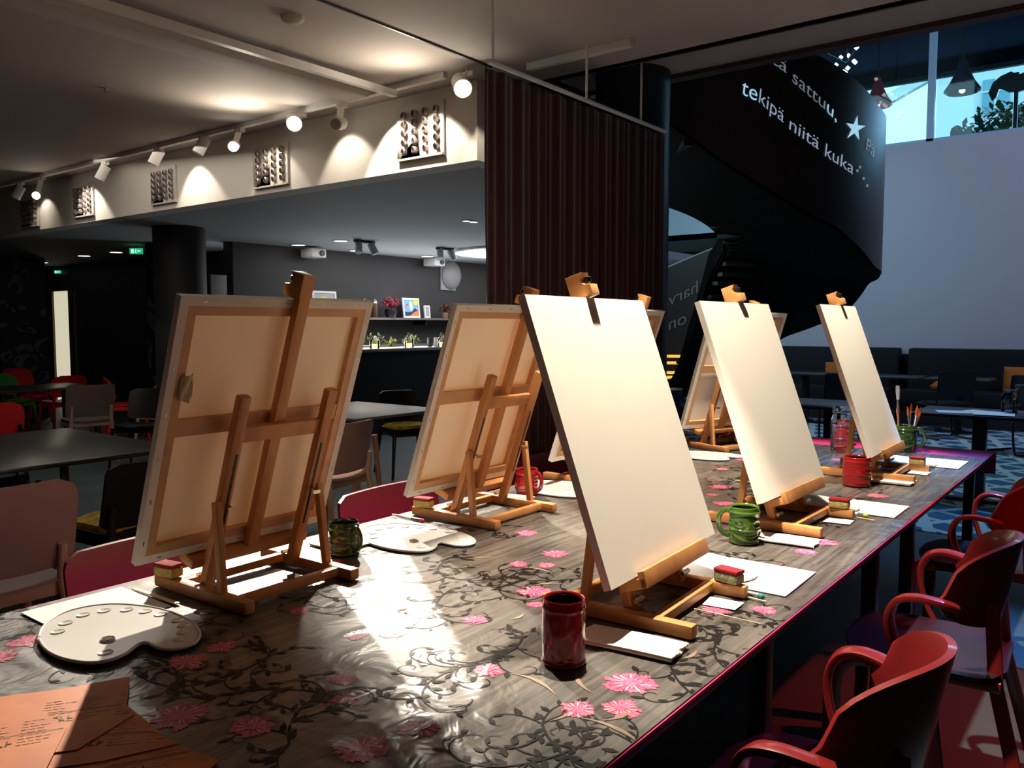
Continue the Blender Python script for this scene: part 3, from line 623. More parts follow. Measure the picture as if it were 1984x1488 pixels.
def at_shelf(px, z=1.561, Y=SY): p = ony(px, 600, Y); return Vector((p.x, Y, z))
def picture(px, w, h, tilt, label, fn_face):
    p = at_shelf(px); e = empty('picture_frame', p, 0, -tilt)
    wf_ = mat('white_frame', (.75, .75, .72), .5); t = .03
    G().bx(-w / 2, w / 2, 0, .02, 0, t).bx(-w / 2, w / 2, 0, .02, h - t, h).bx(-w / 2, -w / 2 + t, 0, .02, t, h - t).bx(w / 2 - t, w / 2, 0, .02, t, h - t).build('frame', wf_, e, smooth=False)
    fn_face(e, w, h, t); tag(e, label, 'picture')
def flat(g, poly, y, mi): n = len(poly); g.add([(a, y, b) for a, b in poly], [tuple(range(n))], mi)
def face1(e, w, h, t):
    g = G(); ms = [mat('print_sky', (.2, .45, .7), .6), mat('print_orange', (.8, .25, .08), .6), mat('print_yellow', (.8, .75, .05), .6), mat('print_white', (.85, .85, .9), .6), mat('print_navy', (.03, .04, .12), .6), mat('print_red', (.7, .05, .06), .6)]
    g.bx(-w / 2 + t, w / 2 - t, .008, .012, t, h - t, 0)
    flat(g, [(-.02, t), (w / 2 - t, t), (w / 2 - t, h * .42), (w * .2, h * .45), (0, h * .25)], .0075, 1)
    flat(g, [(w * .30 + .05 * cos(a), h * .78 + .045 * sin(a)) for a in [i * pi / 6 for i in range(12)]], .0075, 2)
    flat(g, [(-.0 + .035 * cos(a), h * .6 + .08 * sin(a)) for a in [i * pi / 6 for i in range(12)]], .007, 3)
    flat(g, [(-w / 2 + t, t), (-.05, t), (.02, h * .35), (.08, h * .5), (.14, h * .38), (.05, h * .28), (-.1, h * .3), (-w / 2 + t, h * .3)], .0072, 4)
    flat(g, [(-w * .4, h * .4), (-w * .36, h * .6), (-w * .2, h * .72), (-w * .08, h * .6), (-w * .2, h * .65), (-w * .33, h * .55)], .007, 5)
    g.build('print', ms, e, smooth=False)
def face2(e, w, h, t):
    g = G(); ms = [mat('map_grey', (.42, .42, .45), .6), mat('map_yellow', (.6, .6, .25), .6), mat('map_pale', (.6, .62, .55), .6)]
    g.bx(-w / 2 + t, w / 2 - t, .008, .012, t, h - t, 0)
    flat(g, [(-.2, .05), (-.15, .2), (-.02, .3), (.1, .25), (.2, .1), (.15, .04)], .0075, 1); flat(g, [(-.1, .1), (-.03, .22), (.08, .18), (.05, .08)], .007, 2); g.build('print', ms, e, smooth=False)
def face3(e, w, h, t): G().bx(-w / 2 + t, w / 2 - t, .008, .012, t, h - t).build('print', mat('notice_grey', (.4, .42, .45), .6), e, smooth=False)
picture(632, .42, .36, .1, 'pale map-like painting leaning on the shelf behind the left canvas', face2)
picture(799, .36, .31, .12, 'colourful framed picture in a white frame on the wall shelf', face1)
picture(829, .13, .20, .1, 'small white-framed notice beside the colourful picture', face3)
steel = mat('steel_top', (.7, .7, .7), .25, .9); brownm = mat('brown_grinder', (.10, .045, .025), .4)
for px, lb in [(706, 'brown pepper grinder half hidden behind the left canvas corner'), (726, 'brown pepper grinder with steel top on the shelf')]:
    p = at_shelf(px, 1.561, 8.99); e = empty('pepper_grinder', p); G().lathe([(.045, 0), (.045, .2), (.04, .21)], 20).build('body', brownm, e); G().lathe([(.04, .21), (.03, .235), (.045, .245), (.045, .255), (.012, .262), (.012, .28), (0, .282)], 20).build('cap', steel, e); tag(e, lb, 'grinder', 'pepper grinders on the shelf')
pinkl = mat('pink_petal', (.45, .05, .10), .6, var=.4, vscale=30); dryl = mat('dry_petal', (.25, .10, .08), .7)
def potted(px, r, m, potm, label, base=.10, Y=8.97, z=1.561, lf=.06):
    p = at_shelf(px, z, Y); e = foliage('potted_flowers', label, (p.x, p.y, p.z + base), r, r * .6, r * .55, 150, m, lf, group='flower pots on the wall shelf', stem=True)
    G().lathe([(.001, -base), (r * .45, -base), (r * .62, -base * .45), (r * .55, 0), (r * .45, 0), (0, -.02)], 24).build('pot', potm, e)
potted(757, .15, pinkl, mat('black_pot', (.012, .012, .014), .35), 'pink heather in a round black pot on the shelf left of the picture', .13)
potted(862, .09, dryl, mat('tan_pot', (.25, .16, .10), .6), 'dried reddish flowers in a tan pot on the shelf', .09)
potted(903, .10, pinkl, MATS['black_pot'], 'pink flowers on the shelf behind the second canvas top', .10)
potted(583, .14, mat('white_petal', (.45, .6, .35), .6), MATS['black_pot'], 'white orchid-like plant beside the left easel top', .16)
# things on back counter / bar
glow_c = mat('candle_glow', (1, .7, .3), .5, emis=(1, .62, .25), es=2.2)
for px, h_, lb in [(726, .11, 'glass candle jar on the bar, leftmost'), (793, .15, 'glass decanter with candle on the bar, middle'), (857, .15, 'round glass bottle with glowing candle on the bar, right')]:
    p = ony(px, 680, 8.12); e = empty('candle_jar', (p.x, 8.12, 1.141))
    G().lathe([(.06, 0), (.065, .01), (.065, .1), (.03, .15), (.02, h_ + .05), (.016, h_ + .05), (.026, .15), (.06, .1), (.06, .012)], 20).build('jar_body', jarglass, e); G().cyl((0, 0, .013), (0, 0, .06), .045, n=16).build('candle', glow_c, e); tag(e, lb, 'candle jar', 'candle jars on the bar')
ivy = mat('ivy_leaf', (.35, .45, .12), .5)
for px, lb, r in [(742, 'trailing ivy with long shoots on the bar', .17), (775, 'small ivy sprig left of the glass decanter', .09), (815, 'trailing ivy between two glass jars on the bar', .14)]:
    p = ony(px, 680, 8.15); foliage('ivy_plant', lb, (p.x, 8.33, 1.145), r, .1, r * .55, 60, ivy, .055, group='ivy plants on the bar')
for px, w_, m_, lb in [(832, .07, blackp, 'small black box on the bar beside the ivy'), (845, .08, mat('beige_card', (.35, .3, .28), .6), 'beige card stand on the bar')]:
    p = ony(px, 680, 8.3); tag(G().bx(p.x - w_ / 2, p.x + w_ / 2, 8.27, 8.31, 1.141, 1.141 + .13).build('small_box' if m_ is blackp else 'card_stand', m_, bev=.003), lb, 'box' if m_ is blackp else 'card')
p = ony(730, 672, 8.5); area('under_shelf_glow', (p.x, 8.6, 1.45), (p.x, 8.5, 1.1), 5, (1, .8, .5), .8, .1)
spot('shelf_spot', (8.9, 8.1, 2.4), (8.9, 9.1, 1.6), 9, (1, .93, .85), 50, .8)
# projector boxes & round fan panel on wall
for (px, py, lb) in [(605, 492, 'white boxy projector on the wall near the bar, left'), (839, 509, 'white boxy projector on the wall beside the round fan')]:
    p = ony(px, py, 9.0); e = empty('wall_projector', (p.x, 9.0, p.z - .055)); G().bx(-.12, .12, -.15, .1, 0, .12).build('casing', mat('white_casing', (.7, .7, .7), .4), e, bev=.02); G().cyl((.04, -.17, .06), (.04, -.15, .06), .04).build('lens', blackp, e); G().bx(-.02, .02, .1, .199, .04, .08).build('bracket', blackp, e); tag(e, lb, 'projector', 'projectors near the bar')
p = ony(880, 533, 9.1); e = empty('wall_fan', (p.x, 9.2, p.z)); G().bx(-.24, .12, -.03, 0, -.25, .25).build('back_plate', mat('grey_panel', (.38, .39, .41), .5), e, bev=.01)
G().lathe([(.21, 0), (.23, .05), (.20, .08), (.12, .10), (0, .105)], 32).build('grille_dome', mat('fan_dome', (.30, .30, .32), .4), e).rotation_euler = (pi / 2, 0, 0); tag(e, 'grey square panel with a round fan on the wall', 'fan')
for (px, py, lb) in [(706, 478, 'small twin spotlight under the low ceiling, left of the round light'), (862, 492, 'small twin spotlight under the low ceiling beside the round light')]:
    p = onz(px, py - 12, 2.5); e = empty('twin_spotlight', (p.x, p.y, 2.5)); G().bx(-.15, .15, -.03, .03, -.03, 0).build('base', blackp, e); 
    for sx in (-1, 1): G().cyl((sx * .1, 0, -.03), (sx * .14, -.05, -.16), .045).build('lamp_head', mat('grey_head', (.45, .5, .52), .4), e)
    tag(e, lb, 'spotlight', 'twin spotlights near the bar')
p = ony(423, 560, 9.2); o = G().bx(6.8, 7.0, 9.19, 9.2, 0, 0).v
o = G().bx(-.11, .11, -.03, 0, -.2, .25).build('wall_box', mat('pale_box', (.30, .31, .30), .5), bev=.005); o.location = (ony(423, 572, 9.19).x, 9.198, ony(423, 572, 9.19).z); tag(o, 'pale switch box on the wall right of the dark column', 'box')

# ================================================================== CAFE CHAIRS / TABLES (left)
def rounded_hw(w, v, rt, rb, h):
    # half width at relative height v with rounded top (rt) and bottom corners (rb)
    z = v * h; hw_ = w / 2
    if z > h - rt: d = (z - (h - rt)); return hw_ - rt + math.sqrt(max(rt * rt - d * d, 0))
    if z < rb: d = rb - z; return hw_ - rb + math.sqrt(max(rb * rb - d * d, 0))
    return hw_
def cafe_chair(name, x, y, rz, label, bm_, fm, w=.44, z0=.50, z1=.80, rt=.06, cush=None, lean=.08, curve=.05, group='cafe chairs'):
    e = empty(name, (x, y, 0), rz)
    h = z1 - z0; g = G()
    def fn(u, v):
        hw_ = rounded_hw(w, v, rt, rt * .6, h); a = (u * 2 - 1); xx = a * hw_
        return (xx, .19 + lean * v - curve * (xx / (w / 2)) ** 2, z0 + v * h), (0, 1, .1)
    g.plate(fn, 14, 14, .014); g.build('backrest', bm_, e)
    g = G()
    def fs_(u, v):
        hw_ = rounded_hw(.43, v, .12, .04, .42); return ((u * 2 - 1) * hw_, .2 - v * .42, .445 + .012 * (2 * u - 1) ** 2), (0, 0, 1)
    g.plate(fs_, 12, 12, .016); g.build('seat', bm_, e)
    G().bar((-.2, .17, .415), (.2, .17, .415), .03, .05).bar((-.19, -.17, .415), (.19, -.17, .415), .03, .05).bar((-.19, -.17, .415), (-.19, .17, .415), .03, .045).bar((.19, -.17, .415), (.19, .17, .415), .03, .045).build('seat_frame', fm, e, bev=.004)
    for sx in (-1, 1):
        G().tube([(sx * .235, -.22, 0), (sx * .195, -.175, .437)], [.013, .02], 10).build('leg', fm, e)
        G().tube([(sx * .235, .27, 0), (sx * .195, .19, .44), (sx * .19, .215, .60)], [.013, .021, .016], 10).build('leg', fm, e)
    if cush:
        g = G()
        def fc(u, v): hw_ = rounded_hw(.38, v, .1, .05, .36); return ((u * 2 - 1) * hw_, .16 - v * .36, .474 + .008 * (1 - (2 * u - 1) ** 4)), (0, 0, 1)
        g.plate(fc, 10, 10, .03); g.build('cushion', cush, e)
    tag(e, label, 'chair', group); return e
greyw = mat('greyed_wood', (.16, .115, .095), .5, var=.2, vscale=10); greyf = mat('pinkish_wood', (.40, .25, .19), .5, var=.15, vscale=12)
palew = mat('pale_wood', (.55, .36, .20), .45, var=.1, vscale=8); brnw = mat('brown_oak', (.30, .14, .08), .45, var=.2, vscale=10)
redch = mat('bright_red_plastic', (.75, .02, .02), .4); grnch = mat('bright_green_plastic', (.03, .30, .04), .4)
yel = mat('yellow_print_cloth', (.72, .50, .03), .8, col2=(.3, .2, .02), vscale=16)
bigw = mat('dusky_wood', (.26, .15, .14), .45, var=.1, vscale=6)
cafe_chair('cafe_chair', 1.25, 3.55, pi, 'large dusky wooden chair back at the left frame edge', bigw, greyf, w=.52, z0=.50, z1=.86, rt=.09)
cafe_chair('cafe_chair', 2.05, 4.05, pi + .1, 'black chair with yellow seat pad pushed under the near café table', blackpaint, blackpaint, w=.44, z0=.48, z1=.80, rt=.05, cush=yel)
cafe_chair('cafe_chair', 3.05, 5.05, -pi / 2 - .2, 'pale wooden rounded chair beside the first big canvas', palew, palew, w=.42, rt=.14)
cafe_chair('cafe_chair', 4.15, 8.95, pi - .15, 'grey-brown chair with pinkish frame seen from behind', greyw, greyf, w=.48, z0=.49, z1=.83, rt=.02, lean=.06)
cafe_chair('cafe_chair', 4.25, 8.0, -.9, 'black chair right of the grey-brown chair', blackpaint, blackpaint, w=.4)
cafe_chair('cafe_chair', 5.0, 8.9, -1.2, 'brown curved-back chair behind the black chair by the column', greyw, palew, w=.5, rt=.12, curve=.12, cush=yel)
BC = cafe_chair('cafe_chair', 3.58, 4.34, pi + .15, 'brown oak chair at the table between the first two canvases', mat('rosy_oak', (.52, .32, .25), .45, var=.12, vscale=8), palew, w=.46, z0=.48, z1=.82, rt=.05)
for sx in (-1, 1): G().tube([(sx * .30, .24, 0), (sx * .27, .20, .66), (sx * .265, .195, .70)], [.015, .019, .021], 12).build('post', brnw, BC)
None and cafe_chair('cafe_chair', 4.62, 4.55, pi * .5, 'brown chair with turned legs beside the dark table between canvases', brnw, brnw, w=.40, z0=.5, z1=.66, rt=.03, cush=yel)
cafe_chair('cafe_chair', 5.0, 6.3, .1, 'black chair with yellow pad behind the table between canvases', blackpaint, blackpaint, w=.42, cush=yel)
cafe_chair('cafe_chair', 5.7, 5.7, -.4, 'farther black chair with yellow pad left of the second canvas', blackpaint, blackpaint, w=.42, cush=yel)
for (x, y, rz, m_, lb) in [(4.55, 11.9, .2, grnch, 'green chair at the far left tables, arched back toward camera'), (4.2, 13.2, .4, grnch, 'green chair cut by the left frame edge'), (5.35, 13.4, .2, redch, 'farthest red chair by the patterned pillar'), (4.95, 12.4, .3, redch, 'red chair between the green chair and the lit doorway'),
                           (4.95, 11.3, pi, redch, 'red chair below the lit doorway'), (5.25, 10.2, 1.2, redch, 'small red chair beside the grey-brown chair'), (2.85, 7.9, pi - .2, redch, 'nearest red chair at the left frame edge')]:
    cafe_chair('plastic_chair', x, y, rz, lb, m_, m_ if y != 7.9 else blackpaint, w=.46, rt=.11, z0=.52, z1=.80, group='coloured chairs at the far left')
ttop = mat('black_laminate', (.022, .021, .020), .28, bump=.02, bscale=200)
cafe_table('cafe_table', 1.0, 2.62, 4.45, 5.92, .74, 'large black square café table at the left', ttop)
cafe_table('cafe_table', 4.2, 5.2, 4.75, 5.85, .74, 'black café table with wooden legs between the first two canvases', mat('grey_laminate', (.06, .055, .052), .35), legm=brnw)
cafe_table('cafe_table', 3.6, 4.7, 9.7, 10.6, .74, 'black café table behind the grey-brown chair', ttop)
cafe_table('cafe_table', 3.1, 4.0, 10.9, 11.9, .74, 'black café table by the green chairs', ttop)
cafe_chair('cafe_chair', 1.6, 6.25, .1, 'black chair with yellow pad on the far side of the near café table', blackpaint, blackpaint, w=.42, z1=.72, cush=yel)
cafe_chair('cafe_chair', 1.72, 4.95, pi + .2, 'black chair with yellow seat tucked below the near café table', blackpaint, blackpaint, w=.3, z0=.5, z1=.66, cush=yel)

# ================================================================== LONG TABLE
TZ = .75
T = empty('long_table', (2.8, 1.425, 0))
G().bx(-2.62, 2.44, -.745, .745, .70, .742).build('tabletop', mat('dark_table_board', (.03, .02, .02), .5), T, bev=.003)
for sx in (-2.5, -1.8, -.755, .305, .88, 2.35):
    for sy in (-.66, .66): G().bx(sx - .025, sx + .025, sy - .025, sy + .025, 0, .70).build('leg', blackp, T, bev=.003)
tag(T, 'long table running through the room under the flowered cloth', 'table')
g = G(); g.bx(.16, 5.262, .660, 2.19, .7425, .7455); g.bx(.16, 5.262, .657, .660, .7405, .7455).bx(.16, 5.262, 2.19, 2.196, .60, .7455).bx(5.262, 5.268, .656, 2.196, .62, .7455)
tag(g.build('magenta_tablecloth', magenta, smooth=False), 'magenta undercloth showing along the table edges and far end', 'tablecloth')
# flowered oilcloth
def wr(x, y):
    z = .0016 * noise.noise(Vector((x * 5, y * 5, 1))) + .0016
    z += .0022 * max(0, noise.noise(Vector((x * 3.1, y * 9 + 3, 5)))) * max(0, min(1, (2.3 - x)))
    for (ax, ay, bx_, by_, h, w) in FOLDS:
        dx, dy = bx_ - ax, by_ - ay; L2 = dx * dx + dy * dy; t = max(0, min(1, ((x - ax) * dx + (y - ay) * dy) / L2)); d2 = (x - ax - t * dx) ** 2 + (y - ay - t * dy) ** 2
        z += h * math.exp(-d2 / (w * w)) * (sin(pi * min(max(t, .04), .96)) ** .5)
    return z
def fl(x0p, y0p, x1p, y1p, h, w): a = onz(x0p, y0p, TZ); b = onz(x1p, y1p, TZ); return (a.x, a.y, b.x, b.y, h, w)
FOLDS = [fl(620, 1150, 790, 1190, .004, .012), fl(655, 1235, 800, 1185, .004, .01), fl(680, 1280, 860, 1330, .003, .015), fl(745, 1460, 930, 1350, .005, .014), fl(930, 1350, 960, 1270, .004, .012),
         fl(450, 1345, 600, 1430, .0035, .008), fl(740, 1400, 790, 1500, .005, .018), fl(1020, 985, 1075, 1035, .003, .012), fl(1060, 1045, 1150, 1080, .002, .008), fl(1350, 1180, 1480, 1210, .0015, .005),
         fl(640, 1440, 720, 1488, .005, .016), fl(0, 1250, 120, 1310, .003, .02), fl(900, 1110, 960, 1190, .002, .012), fl(600, 1400, 700, 1330, .003, .012)]
def cloth_mat(name, ca, cb, cw=.5, solid=False, sp=.35):
    m = bpy.data.materials.new(name); m.use_nodes = True; nt = m.node_tree; b = nt.nodes['Principled BSDF']; MATS[name] = m
    tc = nt.nodes.new('ShaderNodeTexCoord'); mp = nt.nodes.new('ShaderNodeMapping'); nt.links.new(tc.outputs['Object'], mp.inputs[0])
    mp.inputs['Scale'].default_value = (3.2, 60, 1) if not solid else (150, 150, 1)
    n = nt.nodes.new('ShaderNodeTexNoise'); n.inputs['Scale'].default_value = 1.0; n.inputs['Detail'].default_value = 6; n.inputs['Roughness'].default_value = .7; n.inputs['Distortion'].default_value = .35
    nt.links.new(mp.outputs[0], n.inputs[0]); r = nt.nodes.new('ShaderNodeValToRGB'); r.color_ramp.elements[0].position = .34; r.color_ramp.elements[1].position = .70
    r.color_ramp.elements[0].color = (*ca, 1); r.color_ramp.elements[1].color = (*cb, 1); nt.links.new(n.outputs[0], r.inputs[0]); nt.links.new(r.outputs[0], b.inputs['Base Color'])
    b.inputs['Roughness'].default_value = .5; b.inputs['Specular IOR Level'].default_value = sp; b.inputs['Coat Weight'].default_value = cw; b.inputs['Coat Roughness'].default_value = .16
    n2 = nt.nodes.new('ShaderNodeTexNoise'); n2.inputs['Scale'].default_value = 9; n2.inputs['Detail'].default_value = 3; n2.inputs['Distortion'].default_value = .8
    nt.links.new(tc.outputs['Object'], n2.inputs[0]); bp = nt.nodes.new('ShaderNodeBump'); bp.inputs['Strength'].default_value = .5; bp.inputs['Distance'].default_value = .012
    nt.links.new(n2.outputs[0], bp.inputs['Height']); nt.links.new(bp.outputs[0], b.inputs['Normal']); nt.links.new(bp.outputs[0], b.inputs['Coat Normal']); return m
cm0 = cloth_mat('oilcloth_ground', (.026, .023, .020), (.145, .128, .108), .8)
cm1 = cloth_mat('print_pink', (.55, .05, .14), (.80, .16, .28), solid=True); cm2 = cloth_mat('print_crimson', (.42, .02, .07), (.55, .04, .12), solid=True)
cm3 = cloth_mat('print_black_vine', (.008, .007, .006), (.008, .007, .006), .10, solid=True, sp=.1); cm4 = cloth_mat('print_tan_leaf', (.24, .17, .11), (.30, .22, .15), solid=True); cm5 = cloth_mat('print_pale_pink', (.75, .35, .40), (.85, .5, .5), solid=True)
CX0, CX1, CY0, CY1 = .17, 4.94, .6605, 2.185
g = G(); NX, NY = 400, 124; vs = []
for j in range(NY + 1):
    for i in range(NX + 1):
        x = CX0 + (CX1 - CX0) * i / NX; y = CY0 + (CY1 - CY0) * j / NY; vs.append((x, y, .7462 + wr(x, y)))
g.add(vs, [(j * (NX + 1) + i, j * (NX + 1) + i + 1, (j + 1) * (NX + 1) + i + 1, (j + 1) * (NX + 1) + i) for j in range(NY) for i in range(NX)], 0)
def on(x, y, k=1): return (x, y, .7462 + wr(x, y) + .0007 + .00025 * k)
def inside(x, y): return CX0 + .01 < x < CX1 - .01 and CY0 + .004 < y < CY1 - .004
def clampxy(x, y): return min(max(x, CX0 + .002), CX1 - .002), min(max(y, CY0 + .002), CY1 - .002)
rf = random.Random(11)
def petals(cx, cy, r0, r, n, mi, k, wk=.5, jag=.35):
    for i in range(n):
        a = 2 * pi * (i + rf.random() * .6) / n; rr = r * (1 - jag * rf.random()); w = wk * 2 * pi / n * rr
        ca, sa = cos(a), sin(a); P_ = [(r0, 0), (rr * .6, w * .45), (rr * .95, w * .6), (rr * .88, w * .1), (rr, -w * .15), (rr * .9, -w * .6), (rr * .55, -w * .4)]
        vv = []
        for p_, q_ in P_:
            xx, yy = clampxy(cx + ca * p_ - sa * q_, cy + sa * p_ + ca * q_); vv.append(on(xx, yy, k))
        g.add(vv, [tuple(range(7))], mi)
def flower(cx, cy, r, half=False):
    petals(cx, cy, r * .05, r, 26, 1, 1, .9); petals(cx, cy, r * .1, r * .85, 18, 2, 2, .35, .5); petals(cx, cy, r * .05, r * .8, 14, 5, 3, .22, .5); petals(cx, cy, 0, r * .4, 12, 1, 4, .8)
def strip(pts, w0, w1, mi, k=1):
    n = len(pts); vv = []
    for i, (x, y) in enumerate(pts):
        a = pts[max(i - 1, 0)]; b = pts[min(i + 1, n - 1)]; dx, dy = b[0] - a[0], b[1] - a[1]; L = math.hypot(dx, dy) or 1; w = (w0 + (w1 - w0) * i / (n - 1)) / 2
        for s_ in (1, -1): vv.append(on(*clampxy(x - dy / L * w * s_, y + dx / L * w * s_), k))
    g.add(vv, [(2 * i, 2 * i + 1, 2 * i + 3, 2 * i + 2) for i in range(n - 1)], mi)
def leaf(x, y, a, L, mi=3, wd=.32, k=1):
    pts = [(0, 0), (.3, wd * .5), (.6, wd * .5), (1, 0), (.62, -wd * .42), (.3, -wd * .5)]; ca, sa = cos(a), sin(a)
    g.add([on(*clampxy(x + L * (p * ca - q * sa), y + L * (p * sa + q * ca)), k) for p, q in pts], [tuple(range(6))], mi)
def curl(x, y, a, L, turn, w, mi=3, leaves=0):
    pts = []; n = max(10, int(L / .008)); st = L / n
    for i in range(n + 1):
        pts.append((x, y)); t = i / n; a += turn * (.25 + 2.6 * t ** 2.2) * st / L * 1.6; x += cos(a) * st; y += sin(a) * st
        if leaves and i % max(2, n // (leaves + 1)) == 1 and i < n * .75: leaf(x, y, a + rf.choice((-1, 1)) * rf.uniform(.5, 1.1), rf.uniform(.020, .034), mi, .40)
    strip(pts, w, w * .45, mi); return pts
def vine(cx, cy, a, s=1, flip=1):
    main = curl(cx, cy, a, .34 * s, 2.6 * flip, .0052, 3, 4)
    for i, t in enumerate((.1, .2, .32, .44, .56, .7)):
        p_ = main[int(len(main) * t)]; sd = 1 if i % 2 else -1
        curl(p_[0], p_[1], a + sd * .7 * flip + t * 1.2 * flip, rf.uniform(.10, .19) * s, sd * flip * rf.uniform(2.6, 3.8), .0042, 3, 2)
    for i in range(3):
        aa = a + pi + rf.uniform(-.9, .9); curl(cx, cy, aa, rf.uniform(.08, .15) * s, rf.choice((-1, 1)) * rf.uniform(1, 3), .0036, 3, 3)
    for i in range(5):
        t = rf.uniform(.1, .6); p_ = main[int(len(main) * t)]; leaf(p_[0] + rf.uniform(-.02, .02), p_[1] + rf.uniform(-.02, .02), rf.uniform(0, 6.3), rf.uniform(.022, .034), 3, .40)
FLP = [(1222, 1322, .050), (1118, 1374, .034), (1203, 1372, .036), (1035, 1145, .042), (1040, 1170, .024), (812, 1188, .036), (920, 1200, .030), (945, 1300, .030), (1075, 1072, .038), (1005, 1092, .026), (1058, 1094, .026), (1020, 1032, .036),
       (665, 1315, .028), (668, 1352, .026), (345, 1388, .052), (490, 1406, .036), (430, 1252, .030), (362, 1280, .042), (580, 1182, .024), (52, 1242, .04), (5, 1272, .03), (700, 1450, .045), (812, 1412, .036), (1452, 1256, .030), (1358, 1333, .018), (1170, 1484, .025),
       (760, 1225, .030), (800, 1120, .032), (690, 1230, .025), (1395, 943, .044), (1403, 975, .040), (1380, 958, .024), (1600, 1050, .038), (1560, 1068, .032), (1480, 1180, .03), (1385, 1180, .036), (1655, 1195, .03), (1440, 890, .044), (1380, 862, .03), (1700, 960, .04), (1620, 890, .03), (1400, 908, .035), (1520, 880, .04)]
used_f = []
for (px, py, r) in FLP:
    p = onz(px, py, TZ)
    if inside(p.x, p.y): flower(p.x, p.y, r * 1.2); used_f.append((p.x, p.y))
for i in range(26):
    x = rf.uniform(.3, 5); y = rf.uniform(.75, 2.1)
    if all((x - a) ** 2 + (y - b) ** 2 > .05 for a, b in used_f): flower(x, y, rf.uniform(.024, .042)); used_f.append((x, y))
VP = [(1000, 1110, 2.6, 1), (1010, 1240, 2.9, -1), (930, 1280, 2.2, 1), (1130, 1440, 2.4, -1), (1050, 1400, 3.3, 1), (1400, 1230, 2.6, 1), (1350, 1210, 1.2, -1), (960, 1030, .5, 1), (1440, 1110, -.5, 1), (350, 1310, .6, 1), (520, 1270, 2.9, -1), (620, 1340, 1.3, 1), (560, 1440, .4, -1), (1230, 1440, 3.0, 1),
      (1560, 1040, .4, 1), (1650, 970, 2.8, -1), (1420, 930, 2.5, 1), (870, 1080, 2.8, 1), (740, 1060, .3, -1), (650, 1130, 2.6, 1), (860, 1150, 2.9, 1), (1120, 1120, 2.0, -1), (1500, 1200, .6, 1), (1300, 1290, 3.1, 1), (1620, 920, .5, 1), (1470, 880, .2, -1), (60, 1220, .3, 1), (450, 1180, 2.7, 1)]
for (px, py, a, f_) in VP:
    p = onz(px, py, TZ); vine(p.x, p.y, a + .6, 1.05, f_)
for i in range(9): vine(rf.uniform(2.2, 5), rf.uniform(.8, 2.1), rf.uniform(0, 6.3), 1, rf.choice((-1, 1)))
for (px, py, a, L) in [(1075, 1345, .2, .13), (1065, 1395, -1.2, .10), (1168, 1395, -1.5, .07), (1250, 1450, .2, .15), (990, 1200, -1.2, .05), (1090, 1130, 1.2, .08), (1070, 1110, .4, .10), (960, 1080, 1.2, .09), (1320, 1275, -1.3, .06), (1120, 1300, 2.8, .10), (1500, 1210, 2.9, .12), (1110, 1150, .9, .07)]:
    p = onz(px, py, TZ); a += .7; pts = [(p.x + L * t * cos(a + .5 * t), p.y + L * t * sin(a + .5 * t)) for t in [i / 12 for i in range(13)]]
    m_ = len(pts); strip(pts[:7], .001, .011, 4, 2); strip(pts[6:], .011, .001, 4, 2)
clo = g.build('flowered_oilcloth', [cm0, cm1, cm2, cm3, cm4, cm5], ang=180, weld=False)
tag(clo, 'shiny grey oilcloth with pink flowers and black vines on the long table', 'tablecloth')
CZ = .7498        # resting height on the cloth

